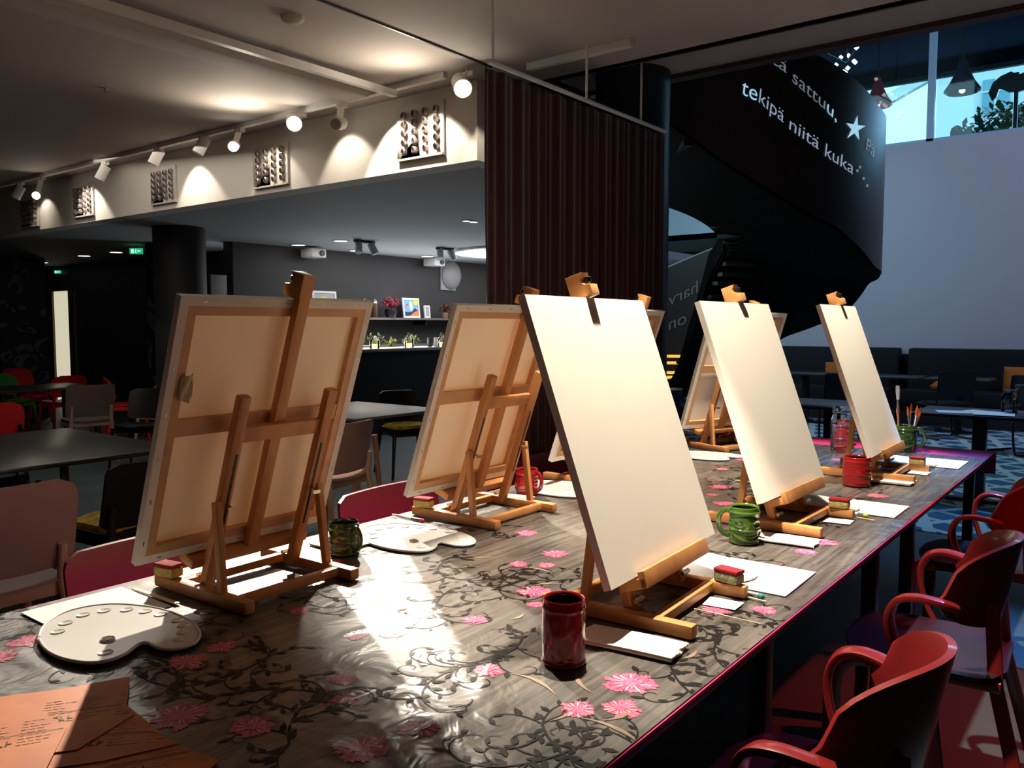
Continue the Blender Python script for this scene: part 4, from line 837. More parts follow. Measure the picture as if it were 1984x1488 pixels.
# ================================================================== EASELS AND CANVASES
LEAN = R_(19.5)
def make_easel():
    e = empty('table_easel', (0, 0, 0))
    Y0, Z0 = -.06, .12
    def L(x, v, w): return Vector((x, Y0 + v * sin(LEAN) + w * cos(LEAN), Z0 + v * cos(LEAN) - w * sin(LEAN)))
    for sx in (-1, 1):
        G().bx(sx * .17 - .016, sx * .17 + .016, -.2, .2, 0, .032).build('runner', wood, e, bev=.007)
        a = L(sx * .138, -.085, .062); b = L(sx * .138, .455, .062); G().bar(a, b, .032, .026, (0, -1, .3)).build('upright', wood, e, bev=.006)
        s0 = L(sx * .162, .17, .068); G().bar(s0, (sx * .168, .085, .030), .018, .022, (0, 1, 0)).build('strut', wood, e, bev=.003)
        p = L(sx * .135, .16, .078); n_ = Vector((0, cos(LEAN), -sin(LEAN))); g = G(); g.cyl(p - n_ * .01, p + n_ * .02, .004, n=8); g.bar(p + n_ * .02 - Vector((.012, 0, 0)), p + n_ * .02 + Vector((.012, 0, 0)), .006, .010); g.build('wing_nut', brass, e)
        G().bar(L(sx * .135, .05, .0755), L(sx * .135, .30, .0755), .006, .002, (0, 1, -.3)).build('slot', blackp, e, smooth=False)
        G().cyl((sx * .116, -.045, .05), (sx * .154, -.045, .05), .006, n=10).build('pivot_bolt', brass, e)
    G().bx(-.155, .155, -.115, -.09, .006, .03).build('crossbar', wood, e, bev=.004); G().bx(-.155, .155, .125, .150, .006, .03).build('crossbar', wood, e, bev=.004)
    G().bar(L(-.152, .345, .0550), L(.152, .345, .0550), .016, .042, (0, sin(LEAN), cos(LEAN))).build('top_crossbar', wood, e, bev=.003)
    G().bar(L(0, -.03, .0345), L(0, .752, .0345), .034, .024, (0, -1, .3)).build('mast', wood, e, bev=.003)
    g = G(); g.prism([(-.022, -.03), (.05, -.03), (.05, -.006), (-.022, -.006)], -.185, .185, lambda a, b, h: L(h, b, a)); g.prism([(-.024, -.03), (-.006, -.03), (-.006, .010), (-.024, .010)], -.185, .185, lambda a, b, h: L(h, b, a)); g.build('canvas_ledge', wood, e, bev=.002)
    g = G(); prof = [(.046, .700), (.022, .700), (.022, .6935), (-.020, .6935), (-.020, .722), (-.006, .724), (.004, .732), (.006, .744), (-.006, .758), (.046, .760)]
    g.prism(prof[::-1], -.019, .019, lambda a, b, h: L(h, b, a)); g.build('clamp_block', wood, e, bev=.0015)
    p = L(0, .738, -.008); n_ = Vector((0, cos(LEAN), -sin(LEAN))); g = G(); g.cyl(p + n_ * .016, p, .004, n=8); g.lathe([(0, -.010), (.010, -.006), (.010, .006), (0, .010)], 12, p); g.build('clamp_knob', blackp, e)
    return e
def make_canvas(w, h):
    e = empty('stretched_canvas', (0, 0, 0)); t = .020; a = w / 2
    g = G()   # fabric: front face + folded edges
    nx = 12; vs = []; g.add([(-a, 0, 0), (a, 0, 0), (a, 0, h), (-a, 0, h)], [(0, 1, 2, 3)])
    g.add([(-a, 0, 0), (-a, t, 0), (-a, t, h), (-a, 0, h)], [(0, 1, 2, 3)]).add([(a, 0, 0), (a, t, 0), (a, t, h), (a, 0, h)], [(0, 1, 2, 3)])
    g.add([(-a, 0, h), (a, 0, h), (a, t, h), (-a, t, h)], [(0, 1, 2, 3)]).add([(-a, 0, 0), (a, 0, 0), (a, t, 0), (-a, t, 0)], [(0, 1, 2, 3)])
    g.add([(-a, t, 0), (-a + .022, t, .022), (-a + .022, t, h - .022), (-a, t, h)], [(0, 1, 2, 3)]).add([(a, t, 0), (a - .022, t, .022), (a - .022, t, h - .022), (a, t, h)], [(0, 1, 2, 3)])
    g.add([(-a, t, h), (-a + .022, t, h - .022), (a - .022, t, h - .022), (a, t, h)], [(0, 1, 2, 3)]).add([(-a, t, 0), (-a + .022, t, .022), (a - .022, t, .022), (a, t, 0)], [(0, 1, 2, 3)])
    o = g.build('canvas_fabric', canv, e, smooth=False)
    b = .045; g = G(); g.bx(-a + .002, -a + b, .003, t - .001, .002, h - .002).bx(a - b, a - .002, .003, t - .001, .002, h - .002).bx(-a + b, a - b, .003, t - .001, .002, b).bx(-a + b, a - b, .003, t - .001, h - b, h - .002); g.build('stretcher_frame', pine, e, smooth=False)
    G().bx(-a + b, a - b, .006, t - .003, h * .49, h * .49 + .045).build('stretcher_brace', pine, e, smooth=False)
    g = G()
    for i in range(5):
        for z in (.011, h - .011): x = -a + .06 + (w - .12) * i / 4; g.bx(x - .006, x + .006, t, t + .0012, z - .001, z + .001)
    for i in range(6):
        for x in (-a + .011, a - .011): z = .06 + (h - .12) * i / 5; g.bx(x - .001, x + .001, t, t + .0012, z - .006, z + .006)
    g.build('staples', steel, e, smooth=False)
    return e
E0 = make_easel(); C0 = make_canvas(.585, .69)
sponge_y = mat('yellow_sponge', (.45, .34, .10), .9, bump=.6, bscale=120); sponge_g = mat('greyed_sponge', (.30, .31, .17), .9, bump=.6, bscale=120); scour = mat('red_scourer', (.28, .012, .02), .85, bump=.5, bscale=300)
def sponge(loc, rz, m, label):
    e = empty('scrub_sponge', loc, rz); G().bx(-.020, .020, -.035, .035, 0, .026).build('sponge_body', m, e, bev=.007); G().bx(-.020, .020, -.035, .035, .0262, .036).build('scouring_layer', scour, e, bev=.003); tag(e, label, 'sponge', 'sponges lying on the easel bases')
specs = [ # x, y, rot, canvas dx, label easel, label canvas, lean extra
    ('A', 1.325, 1.90, pi + .022, .03, .585, 'wooden table easel at the near left holding the largest-looking canvas back', 'nearest canvas seen from behind, with a small plastic bag stuck on it'),
    ('B', 2.345, 1.94, pi, .08, .57, 'wooden table easel second on the left row, beside the red mug', 'second canvas seen from behind, left of the front white canvas'),
    ('F', 3.22, 1.97, pi, .05, .58, 'wooden table easel third on the left row, mostly behind the front canvas', 'canvas seen from behind, peeking out right of the front white canvas'),
    ('G', 4.50, 1.93, pi - .38, .0, .58, 'wooden table easel farthest on the left row, turned aside', 'canvas seen from behind between the two front white canvases, turned aside'),
    ('C', 1.835, .985, .045, .0, .606, 'wooden table easel nearest on the right row, in front of the red mug', 'nearest blank white canvas facing the camera'),
    ('D', 2.925, 1.03, -.02, -.03, .60, 'wooden table easel second on the right row, beside the green tiki mug', 'second blank white canvas facing the camera, above the green mug'),
    ('E', 4.13, 1.01, .02, -.05, .60, 'wooden table easel farthest on the right row, behind the red tiki mug', 'farthest blank white canvas on the right row')]
first = True
for (k, x, y, rz, dx, w, le, lc) in specs:
    e = E0 if first else dup(E0); c = C0 if first else dup(C0); first = False; S_ = {'D': 1.015, 'E': 1.03}.get(k, 1); e.scale = (S_, S_, S_)
    e.location = (x, y, CZ + .0005); e.rotation_euler = (0, 0, rz); tag(e, le, 'easel', 'wooden table easels')
    off = Matrix.Rotation(rz, 4, 'Z') @ Vector((dx, -.06 * S_, .12 * S_)); c.location = Vector((x, y, CZ + .0005)) + off; c.rotation_euler = (-LEAN, 0, rz); c.scale = (w / .585, 1, S_); tag(c, lc, 'canvas', 'stretched canvases on the easels')
    for q in c.children:
        pass
    lp = Matrix.Rotation(rz, 4, 'Z') @ Vector((.172, -.15, .0335)); 
    if k != 'F': sponge(Vector((x, y, CZ)) + lp, rz + {'A': .15, 'B': .2, 'C': -.2, 'D': .1, 'E': 0, 'G': .1}[k], sponge_y if k in 'ADBE' else sponge_g, {'A': 'yellow sponge on the base of the nearest left easel', 'B': 'olive-yellow sponge with red top on the second left easel base', 'C': 'greyish sponge with red top on the nearest right easel base', 'D': 'yellow sponge with red top on the second right easel base', 'E': 'yellow sponge on the farthest right easel base', 'G': 'sponge on the farthest left easel base'}[k])
g = G(); g.plate(lambda u, v: ((-.015 + .03 * u, .004 * sin(u * 7 + v * 5), .075 * v + .02 * u * (.5 - v)), (0, 1, 0)), 6, 8, .003)
o = g.build('wedge_bag', mat('clear_wedge_bag', (.75, .68, .5), .15, trans=.5), C0); o.location = (.245, .026, .43); o['label'] = 'small clear plastic bag of wedges'

# ================================================================== PALETTES
pal_px = [(75, 1245), (80, 1228), (95, 1212), (120, 1197), (150, 1187), (190, 1180), (230, 1178), (270, 1181), (310, 1187), (345, 1199), (372, 1213), (386, 1230), (386, 1243), (377, 1254), (358, 1262), (335, 1266), (312, 1265), (298, 1260), (287, 1254), (275, 1254), (262, 1261), (245, 1274), (215, 1287), (180, 1292), (145, 1289), (112, 1280), (88, 1265)]
pc = onz(225, 1235, TZ); pal = [(onz(a, b, TZ).x - pc.x, onz(a, b, TZ).y - pc.y) for a, b in pal_px]
palv = smooth_pts([(a, b, 0) for a, b in pal + [pal[0]]], 3)[:-1]
def make_palette():
    e = empty('paint_palette', (0, 0, 0)); bm = bmesh.new()
    ov = [bm.verts.new((v.x, v.y, .007)) for v in palv]; es = [bm.edges.new((ov[i], ov[(i + 1) % len(ov)])) for i in range(len(ov))]
    h = onz(209, 1249, TZ); hx, hy = h.x - pc.x, h.y - pc.y
    iv = [bm.verts.new((hx + .0125 * cos(2 * pi * i / 20), hy + .0125 * sin(2 * pi * i / 20), .007)) for i in range(20)]; es += [bm.edges.new((iv[i], iv[(i + 1) % 20])) for i in range(20)]
    bmesh.ops.triangle_fill(bm, edges=es, use_beauty=True, use_dissolve=False)
    bmesh.ops.recalc_face_normals(bm, faces=bm.faces)
    if sum(f.normal.z for f in bm.faces) < 0: bmesh.ops.reverse_faces(bm, faces=bm.faces)
    r = bmesh.ops.extrude_face_region(bm, geom=bm.faces[:]); vv = [q for q in r['geom'] if isinstance(q, bmesh.types.BMVert)]; bmesh.ops.translate(bm, vec=(0, 0, -.004), verts=vv); bmesh.ops.recalc_face_normals(bm, faces=bm.faces)
    me = bpy.data.meshes.new('palette_board'); bm.to_mesh(me); bm.free(); me.materials.append(white_pl); me.shade_smooth(); me.set_sharp_from_angle(angle=R_(40)); o = bpy.data.objects.new('palette_board', me); COL.objects.link(o); o.parent = e
    g = G(); g.tube([(v.x, v.y, .0055) for v in palv] + [(palv[0].x, palv[0].y, .0055)], .0040, 8); g.build('raised_rim', white_pl, e, ang=180)
    G().lathe([(.0125, .004), (.0125, .010), (.0145, .0115), (.0165, .007)], 24, (hx, hy, 0), caps=(0, 0)).build('thumb_ring', white_pl, e)
    for (a, b) in [(113, 1233), (128, 1216), (162, 1200), (202, 1192), (246, 1190), (282, 1193), (312, 1199), (345, 1211), (357, 1221), (356, 1234), (350, 1248), (205, 1274)]:
        q = onz(a, b, TZ); G().lathe([(.0155, .0068), (.0140, .0090), (.0125, .0085), (.0085, .0073), (0, .0071)], 20, (q.x - pc.x, q.y - pc.y, 0), caps=(0, 0), fn=lambda q_, t: Vector((q_.x * 1.05, q_.y * .92, q_.z))).build('paint_well', white_pl, e)
    return e
P0 = make_palette()
def place_pal(i, x, y, rz, label, s=1.0, dz=0):
    p = P0 if i == 0 else dup(P0); p.location = (x, y, CZ + dz); p.rotation_euler = (0, 0, rz); p.scale = (s, s, s); tag(p, label, 'palette', 'white kidney-shaped paint palettes')
place_pal(0, pc.x, pc.y, 0, 'white kidney-shaped palette in the near left corner, on a paper sheet', dz=.0035)
q = onz(803, 1046, TZ); place_pal(1, q.x, q.y, .02, 'white palette right of the dark green mug, beside the second easel')
q = onz(1095, 950, TZ); place_pal(2, q.x, q.y, .1, 'white palette behind the front canvas, right of the red mug')
q = onz(1390, 1105, TZ); place_pal(3, 2.17, 1.07, pi + .1, 'white palette under the nearest front canvas, on a white sheet', dz=.004)
q = onz(1560, 968, TZ); place_pal(4, 3.24, 1.08, pi, 'white palette beneath the second front canvas', dz=.004)
place_pal(5, 4.53, 1.05, pi, 'white palette beneath the farthest front canvas', dz=.004)
q = onz(1375, 884, TZ); place_pal(6, q.x - .02, q.y, .2, 'white palette near the fifth easel, right one of two', .9)
q = onz(1338, 888, TZ); place_pal(7, q.x - .16, q.y + .17, .5, 'white palette near the fifth easel, left one of two', .9)
# ================================================================== SHEETS, NAPKINS, CARDS
def sheet(name, pts, label, cat, m=paper, th=.0018, z=CZ, grp=None, curlz=0):
    c = sum((Vector(p) for p in pts), Vector((0, 0))) / len(pts) if len(pts[0]) == 2 else None
    o = G().prism([(p[0] - c.x, p[1] - c.y) for p in pts], 0, th, lambda a, b, h: Vector((a, b, h))).build(name, m, smooth=False); o.location = (c.x, c.y, z); tag(o, label, cat, grp); return o
def rect(cx, cy, w, d, a):
    return [(cx + cos(a) * i * w / 2 - sin(a) * j * d / 2, cy + sin(a) * i * w / 2 + cos(a) * j * d / 2) for i, j in ((-1, -1), (1, -1), (1, 1), (-1, 1))]
sheet('paper_sheet', rect(.95, 2.03, .25, .245, 0), 'white paper sheet under the near left palette', 'paper', z=CZ, grp='paper sheets on the long table')
sheet('paper_sheet', rect(2.21, .845, .26, .25, .02), 'white paper sheet under the palette behind the nearest front easel', 'paper', z=CZ + .001, grp='paper sheets on the long table')
sheet('paper_sheet', rect(3.31, .815, .24, .21, .0), 'white paper sheet by the second front easel, near the table edge', 'paper', z=CZ + .001, grp='paper sheets on the long table')
sheet('paper_sheet', rect(4.62, .82, .28, .21, 0), 'white paper sheet at the far right corner of the table', 'paper', z=CZ + .001, grp='paper sheets on the long table')
sheet('paper_sheet', rect(1.93, 2.03, .30, .20, 0), 'white paper sheet behind the dark green mug', 'paper', z=CZ, grp='paper sheets on the long table')
def napkins(cx, cy, w, d, a, n, label):
    e = empty('napkin_stack', (cx, cy, CZ + .002), a)
    for i in range(n):
        j = random.uniform(-.003, .003); g = G(); g.plate(lambda u, v: ((-w / 2 + w * u + j, -d / 2 + d * v + .003 * sin(u * 9 + i), .0015 + i * .0025 + .0012 * sin(u * 6 + v * 4)), (0, 0, 1)), 8, 8, .0022); g.build('napkin', napk, e)
    tag(e, label, 'napkins', 'napkin stacks')
q = onz(1228, 1255, TZ); napkins(q.x + .01, .875, .10, .225, .12, 4, 'folded napkins between the nearest red mug and easel base')
q = onz(1525, 1048, TZ); napkins(q.x, q.y, .11, .19, .1, 2, 'folded napkin right of the green tiki mug')
q = onz(1712, 932, TZ); napkins(3.93, .90, .12, .2, 0, 3, 'folded napkins under the farthest right easel foot')
q = onz(625, 1062, TZ); napkins(1.72, 2.02, .13, .15, 0, 2, 'folded napkins left of the dark green mug')
q = onz(1000, 975, TZ); napkins(2.62, 2.0, .09, .12, .2, 2, 'folded napkins under the red mug of the second easel')
def pxrect(pl): return [tuple(onz(a, b, TZ).xy) for a, b in pl]
sheet('white_card', pxrect([(1361, 1172), (1424, 1183), (1442, 1169), (1376, 1157)]), 'small white card by the nearest front easel foot', 'card', th=.001, z=CZ + .001, grp='small white cards')
sheet('white_card', pxrect([(1594, 1011), (1646, 1017), (1655, 1009), (1606, 1004)]), 'small white card by the second front easel foot', 'card', th=.001, z=CZ + .001, grp='small white cards')
sheet('white_card', pxrect([(1758, 917), (1796, 921), (1804, 915), (1768, 911)]), 'small white card by the farthest front easel foot', 'card', th=.001, z=CZ + .001, grp='small white cards')
# brushes and sticks
def brush(p0, p1, label, tipc, r=.0035, body=wood_l, h0=.0055):
    a = onz(*p0, TZ); b = onz(*p1, TZ); e = empty('paint_brush', (a.x, a.y, CZ + h0 + .001)); d = (b - a); L_ = d.length; e.rotation_euler = (0, 0, math.atan2(d.y, d.x))
    G().tube([(0, 0, 0), (L_ * .3, 0, 0), (L_ * .62, 0, 0)], [r * .5, r * 1.2, r], 10).build('handle', body, e); G().cyl((L_ * .62, 0, 0), (L_ * .85, 0, 0), r * 1.15, r * 1.3, 10).build('ferrule', steel, e); G().tube([(L_ * .85, 0, 0), (L_ * .95, 0, 0), (L_, 0, 0)], [r * 1.3, r * 1.35, r * .4], 10).build('bristles', tipc, e); tag(e, label, 'brush', 'paint brushes lying on the cloth')
teal = mat('teal_bristle', (.02, .2, .18), .6); lime = mat('lime_bristle', (.5, .6, .05), .6); crim = mat('crimson_bristle', (.4, .02, .08), .6)
whiteb = mat('white_lacquer_handle', (.8, .78, .72), .3)
brush((1405, 1142), (1482, 1162), 'white brush with teal tip by the nearest front easel', teal, .0055, whiteb)
brush((1630, 993), (1682, 1003), 'white brush with lime tip by the second front easel', lime, .0055, whiteb)
brush((760, 1000), (822, 1013), 'white brush with crimson end beside the second easel', crim, .0055, whiteb)
brush((1780, 905), (1812, 906), 'pale brush by the farthest front easel', lime, .005, whiteb)
def stick(p0, p1, label, w=.008):
    a = onz(*p0, TZ); b = onz(*p1, TZ); a.z = b.z = CZ + .0035; m_ = (a + b) / 2; o = G().bar(a - m_, b - m_, w, .003).build('wooden_stick', wood_l, bev=.001); o.location = m_; tag(o, label, 'stick', 'flat wooden sticks')
stick((1408, 1150), (1485, 1168), 'flat wooden stick beside the teal-tipped brush', .006)
stick((1640, 1000), (1695, 1010), 'flat wooden stick beside the lime-tipped brush', .006)
stick((258, 1142), (345, 1172), 'flat wooden stick by the nearest left easel base', .013)
stick((1345, 1182), (1475, 1212), 'thin clear-edged strip lying near the table edge', .003)
# pack of wooden sticks
a = onz(1436, 934, TZ); e = empty('stick_pack', (a.x + .10, a.y - .03, CZ + .001), .06)
for i in range(9):
    G().bx(-.09, .09, -.045 + i * .0105, -.037 + i * .0105, .001, .004 + .0 * i).build('flat_stick', wood_l, e, bev=.0008)
G().bx(-.11, -.075, -.055, .06, .0045, .012).build('end_block', wood_l, e, bev=.001)
G().bx(-.12, .10, -.06, .065, .0125, .0128).build('plastic_sleeve', jarglass, e, smooth=False); tag(e, 'pack of flat wooden sticks in clear sleeve behind the second front canvas', 'sticks')

# orange flyers ------------------------------------------------------
ofm = mat('orange_flyer_paper', (.85, .24, .03), .55, col2=(.68, .15, .02), vscale=9); olight = mat('flyer_pale_print', (.75, .36, .14), .6); odark = mat('flyer_dark_print', (.08, .03, .015), .6)
fly = [([(0, 1357), (120, 1342), (252, 1317), (246, 1372), (262, 1390), (150, 1460), (0, 1480)], 'orange printed flyer with its corner pointing toward the palette', 3),
       ([(120, 1380), (246, 1371), (300, 1415), (345, 1446), (200, 1480), (60, 1500)], 'orange printed flyer in the middle of the fanned pile', 2),
       ([(180, 1430), (345, 1446), (425, 1475), (400, 1500), (100, 1530)], 'orange printed flyer lowest, reaching farthest right', 1),
       ([(-60, 1390), (60, 1372), (130, 1420), (90, 1500), (-60, 1520)], 'orange printed flyer at the left frame edge, on top of the pile', 4)]
for pts, lb, lv in fly:
    P_ = [onz(a, b, TZ) for a, b in pts]; c = sum((p for p in P_), Vector()) / len(P_); e = empty('orange_flyer', (c.x, c.y, CZ + lv * .0022))
    g = G(); g.prism([(p.x - c.x, p.y - c.y) for p in P_], 0, .0008, lambda a, b, h: Vector((a, b, h))); g.build('sheet', ofm, e, smooth=False)
    rp = random.Random(lb); g = G(); gd = G(); da = math.atan2(P_[1].y - P_[0].y, P_[1].x - P_[0].x) if lv != 1 else -.5
    ca, sa = cos(da), sin(da)
    def quad(gg, x, y, w, h, z=.0012): 
        X = lambda v: Vector((v.x * ca - v.y * sa, v.x * sa + v.y * ca, v.z)); gg.bx(x, x + w, y, y + h, z, z + .0002, 0, lambda v: (lambda q: Vector((q.x, q.y, q.z + .004 * (abs(q.x) ** 1.5 + abs(q.y) ** 1.5) * 0)))(X(v)))
    PL = [(p.x - c.x, p.y - c.y) for p in P_]
    def inpoly(x, y):
        X_, Y_ = x * ca - y * sa, x * sa + y * ca; r_ = False
        for (x1, y1), (x2, y2) in zip(PL, PL[1:] + PL[:1]):
            if (y1 > Y_) != (y2 > Y_) and X_ < (x2 - x1) * (Y_ - y1) / (y2 - y1) + x1: r_ = not r_
        return r_
    for col_ in range(4):
        for ln in range(9):
            x = -.12 + col_ * .062; y = .05 - ln * .011
            for wd in range(rp.randint(2, 4)):
                w = rp.uniform(.006, .014)
                if inpoly(x, y) and inpoly(x + w, y): quad(g, x, y, w, .0022)
                x += w + .003
    for k_ in range(5): x = -.06 + k_ * .012; inpoly(x, -.03) and quad(gd, x, -.035, .003, .018, .0014); quad(gd, x, -.035 + (k_ % 3) * .006, .009, .003, .0014)
    [quad(gd, -.09 + .01 * i_, .0, .0101, .0012, .0014) for i_ in range(16) if inpoly(-.09 + .01 * i_, 0) and inpoly(-.08 + .01 * i_, 0)]
    g.build('pale_print', olight, e, smooth=False); gd.build('dark_print', odark, e, smooth=False); tag(e, lb, 'flyer', 'orange flyers in the near left corner')

# ================================================================== MUGS
def mug(name, px, py, r, h, m, label, ang, tiki=True, grp='tiki mugs on the long table', handle=True, inner=darkin, at=None, ha=pi, ra=1.0):
    p = at or onz(px, py, TZ); e = empty(name, (p.x, p.y, CZ + .001), ang)
    n, nz = 96, 60; g = G(); prof = []
    def rel(t, v):
        if not tiki: return .0022 * math.exp(-((v - .05) / .04) ** 2) + .0016 * math.exp(-((v - .88) / .03) ** 2) + (.0018 * noise.noise(Vector((cos(t) * 3, sin(t) * 3, v * 5))) if v > .1 else 0) + .003 * math.exp(-((((t + pi) % (2 * pi) - pi) + .1) / .12) ** 2 - ((v - .62) / .12) ** 2)
        a = (t + pi) % (2 * pi) - pi; d = 0        # face at angle 0 (local +x)
        d += .0025 * math.exp(-((v - .86) / .03) ** 2) - .0025 * math.exp(-((v - .74 - .05 * cos(a * 2)) / .018) ** 2)          # brow bands
        if abs(a) < 1.5:
            d *= 1.4; d += .0050 * math.exp(-(a / .16) ** 2 - ((v - .50) / .11) ** 2)                                                    # nose
            d += .0028 * math.exp(-(((abs(a) - .2) / .09) ** 2) - ((v - .43) / .05) ** 2)
            for s_ in (-.62, .62):
                q = math.hypot((a - s_) / .34, (v - .58) / .10); d += .0030 * math.exp(-((q - 1) / .22) ** 2) - .0015 * (q < .7)   # eyes
            vm = v - .27 - .10 * (abs(a) / 1.2) ** 2
            q = math.hypot(a / 1.15, vm / .135); d += .0052 * math.exp(-((q - 1) / .11) ** 2)                                  # lips
            if q < .8: d += .0012 * (abs((a * 6.5) % 1 - .5) > .12) - .0015 * math.exp(-(vm / .02) ** 2)                       # teeth
        d += .0009 * sin(v * 46 + 2.5 * sin(a * 3)) * (1 if abs(a) > 1.3 else .1)
        return d
    vs = []; fs = []
    for j in range(nz + 1):
        v = j / nz; rb = r * (1 + .05 * sin(pi * v) - (.06 if v < .03 else 0)) * (1.0 if v > .06 else 1.03)
        for k_ in range(n):
            t = 2 * pi * k_ / n; rr = rb + ra * rel(t, v) * (r / .05) * (1 if .03 < v < .97 else 0); vs.append((rr * cos(t), rr * sin(t), v * h))
    for j in range(nz):
        for k_ in range(n): fs.append((j * n + k_, j * n + (k_ + 1) % n, (j + 1) * n + (k_ + 1) % n, (j + 1) * n + k_))
    fs.append(tuple(range(n))[::-1]); g.add(vs, fs)
    g.lathe([(r, h), (r * .97, h + .0015), (r * .92, h), (r * .90, h - .006)], n, caps=(0, 0))
    g.build('mug_body', m, e, ang=60); G().lathe([(r * .905, h - .005), (r * .88, h * .5), (r * .86, .008), (0, .007)], 40, caps=(0, 0)).build('inner_wall', inner, e)
    if handle:
        hp = smooth_pts([(-r * .9, 0, h * .86), (-r * 1.35, 0, h * .88), (-r * 1.72, 0, h * .66), (-r * 1.66, 0, h * .36), (-r * 1.3, 0, h * .2), (-r * .9, 0, h * .17)], 6); G().tube(hp, .0085 * r / .05, 12, flat=(.017 * r / .05, .013 * r / .05), up=(0, 1, 0)).build('handle', m, e).rotation_euler = (0, 0, ha - pi)
    tag(e, label, 'mug', grp); return e
def face_cam(px, off): # rotate so face looks to camera with offset angle
    return math.atan2(-onz(px, 1000, TZ).y, -onz(px, 1000, TZ).x) + off
mug('ceramic_mug', 1092, 1283, .0435, .136, mat('dark_red_glaze', (.20, .004, .007), .2, coat=.4), 'dark red mug nearest the camera, left of the napkins', 0.6, tiki=False, handle=False, grp=None)
mug('tiki_mug', 668, 1072, .044, .098, mat('dark_green_glaze', (.05, .105, .02), .12, coat=.8, col2=(.018, .045, .010), vscale=16), 'dark green tiki mug beside the left palette', face_cam(668, -.8), ha=1.45, ra=.6)
mug('tiki_mug', 1021, 957, .0455, .105, redglz, 'red ribbed mug beside the second left easel', ra=.7, ang=face_cam(1021, -.6), ha=1.45)
mug('tiki_mug', 1441, 1050, .0465, .116, grnglz, 'bright green tiki mug with carved face, beside the second front canvas', face_cam(1441, .32), ha=-pi / 2 - .32)
mug('tiki_mug', 1659, 940, .0560, .125, redglz, 'red tiki mug in front of the farthest right easel', ra=.55, ang=face_cam(1661, .3), handle=False)
m_ = mug('tiki_mug', 1752, 873, .058, .14, MATS['dark_green_glaze'], 'dark green mug holding paint brushes at the far table end', face_cam(1752, -.3), ha=1.8)
mug('tiki_mug', 1405, 846, .055, .125, redglz, 'red mug beside the turned easel, farthest on the left row', face_cam(1405, -.3), ha=1.7)
mug('tiki_mug', 1622, 872, .052, .135, redglz, 'red mug directly behind the tall glass jar', face_cam(1622, 0), handle=False, at=Vector((5.0, 1.40, 0)))
mug('tiki_mug', 1672, 868, .052, .135, redglz, 'red mug right of the glass jar behind the farthest right canvas', face_cam(1672, 0), handle=False, at=Vector((4.98, 1.235, 0)))
# brushes standing in the far mug
mb = m_.location; orange_b = mat('orange_bristle', (.75, .16, .03), .6)
rb_ = random.Random(5)
for i in range(9):
    a = Vector((rb_.uniform(-.03, .03), rb_.uniform(-.03, .03), .012)); b = a + Vector((rb_.uniform(-.05, .06), rb_.uniform(-.06, .03), .20 + rb_.uniform(0, .05)))
    if i == 0: a = Vector((.0, .03, .012)); b = Vector((.0, .045, .36))
    e = empty('paint_brush', mb + Vector((0, 0, .0))); d = (b - a); r = .0035 if i else .005
    G().tube([a, a + d * .55], [r * .7, r], 8).build('handle', whiteb if i % 2 else wood, e); G().tube([a + d * .55, a + d * .78], [r * 1.1, r * 1.5], 8).build('ferrule', steel, e)
    G().tube([a + d * .78, a + d * .92, b], [r * 1.5, r * (1.9 if i else 2.4), r * (.5 if i else 2.2)], 8).build('bristles', orange_b if i else mat('white_bristle', (.8, .75, .7), .7), e)
    tag(e, 'tall flat brush with white bristles standing in the far mug' if i == 0 else 'orange-tipped paint brush standing in the far dark green mug', 'brush', None if i == 0 else 'brushes standing in the far mug')
# tall jar with water
q = onz(1636, 872, TZ); e = empty('glass_jar', (q.x - .05, q.y, CZ + .001)); r = .062; H = .245
G().lathe([(r * .96, 0), (r, .01), (r, H * .72), (r * .88, H * .80), (r * .86, H * .86), (r * .92, H * .88), (r * .92, H), (r * .86, H), (r * .80, H * .86), (r * .82, H * .80), (r * .93, H * .71), (r * .93, .012), (0, .011)], 40).build('jar_body', mat('jar_solid_glass', (1, 1, 1), 0, trans=1, ior=1.45), e)
G().cyl((0, 0, .013), (0, 0, H * .62), r * .925, n=40).build('water', mat('water', (.97, .99, 1), 0, trans=1, ior=1.33), e); tag(e, 'tall clear glass jar of water at the far table end', 'jar')

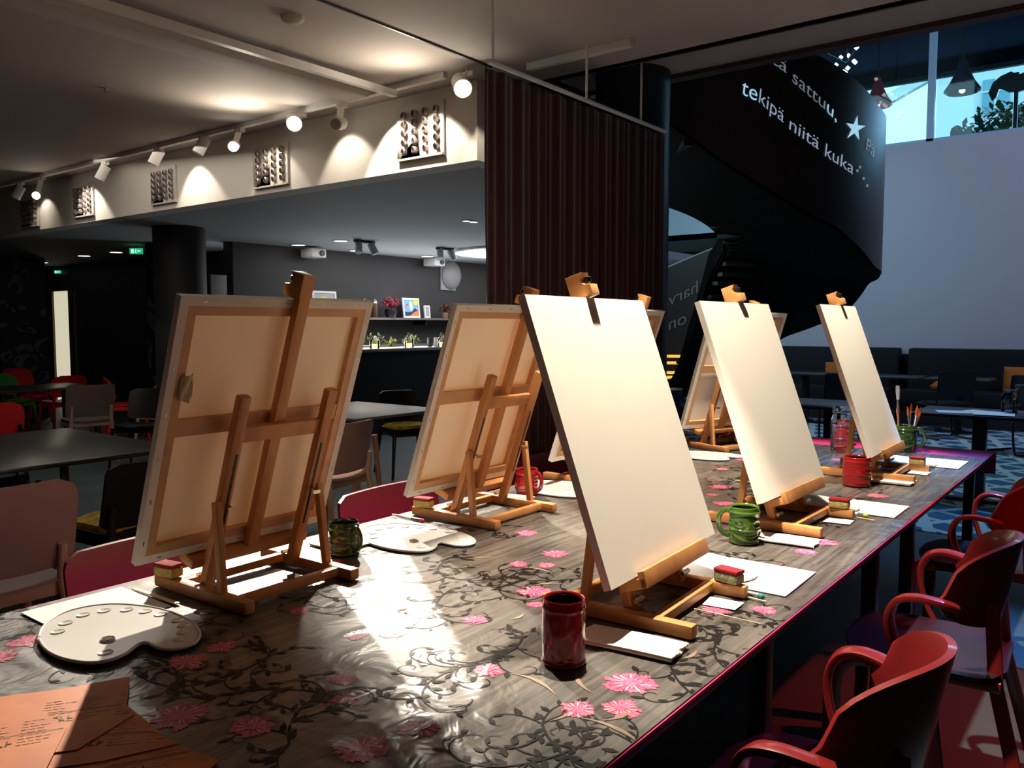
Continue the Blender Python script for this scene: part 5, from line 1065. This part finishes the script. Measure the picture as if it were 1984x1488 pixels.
# ================================================================== CHAIRS AT THE LONG TABLE
def bent_chair(x, y, rz, label, m=redpaint):
    e = empty('bentwood_armchair', (x, y, 0), rz)          # faces local -y is front; table ahead
    g = G()
    def fn(u, v):
        ph = (u * 2 - 1) * 1.12; k_ = math.sqrt(max(0, 1 - abs(u * 2 - 1) ** 2.7)); z0 = .672 - .085 * k_ - .012; z1 = .672 + .145 * k_ + .012; R_b = .25; lean_ = .05 * v
        return (R_b * sin(ph), -.205 + (R_b + lean_) * cos(ph), z0 + (z1 - z0) * v), (sin(ph), cos(ph), 0)
    g.plate(fn, 24, 8, .016); g.build('backrest', m, e, ang=60)
    g = G(); g.plate(lambda u, v: ((u * 2 - 1) * rounded_hw(.46, v, .16, .10, .52), .22 - v * .52, .455), (0, 0, 1)) if False else g.plate(lambda u, v: (((u * 2 - 1) * rounded_hw(.46, v, .16, .10, .52), .08 - v * .45, .455), (0, 0, 1)), 14, 16, .018); g.build('seat', mat('dark_seat_lacquer', (.03, .010, .016), .3), e, ang=50)
    for sx in (-1, 1):
        pts = smooth_pts([(sx * .255, -.04, .662), (sx * .272, -.08, .674), (sx * .282, -.14, .680), (sx * .280, -.185, .665), (sx * .274, -.208, .62), (sx * .264, -.205, .56), (sx * .250, -.18, .49), (sx * .235, -.15, .445)], 6)
        G().tube(pts, .01, 12, flat=(.048, .020), up=(0, 0, 1)).build('armrest', m, e, ang=50)
        G().tube(smooth_pts([(sx * .17, -.26, .435), (sx * .20, -.33, .43), (sx * .215, -.37, .37), (sx * .22, -.375, .2), (sx * .225, -.38, 0)], 5), .01, 10, flat=(.05, .022), up=(1, 0, 0)).build('leg', m, e, ang=50)
        G().tube([(sx * .12, .036, .655), (sx * .16, .055, .43), (sx * .215, .16, 0)], .01, 10, flat=(.04, .022), up=(1, 0, 0)).build('leg', m, e, ang=50)
        G().bar((sx * .18, -.32, .432), (sx * .18, .07, .432), .025, .03).build('seat_rail', m, e, bev=.003)
    tag(e, label, 'chair', 'bentwood armchairs along the right table edge')
bent_chair(1.72, .37, pi, 'nearest red bentwood armchair at the lower right')
bent_chair(2.80, .37, pi + .05, 'second red bentwood armchair along the right table edge')
bent_chair(4.00, .40, pi, 'third dark red bentwood armchair along the right table edge')
bent_chair(.62, .33, pi, 'red bentwood armchair by the near table end, just below the frame') if False else None
cafe_chair('dining_chair', 4.15, .86, pi, 'black chair with rounded seat pushed under the right table edge', blackpaint, blackpaint, w=.3, z0=.5, z1=.62, group='chairs at the long table') if False else None
for (x, lb) in [(1.33, 'maroon chair back behind the nearest left easel'), (2.34, 'maroon chair back between the first and second left easels'), (3.38, 'maroon chair back in front of the curtain foot')]:
    cafe_chair('dining_chair', x, 2.24, .0 if x != 2.34 else .03, lb, maroon, maroon, w=.56 if x > 1.5 else .56, z0=.50, z1=.79, rt=.05, lean=.05, curve=.04, group='maroon chairs along the left table edge')
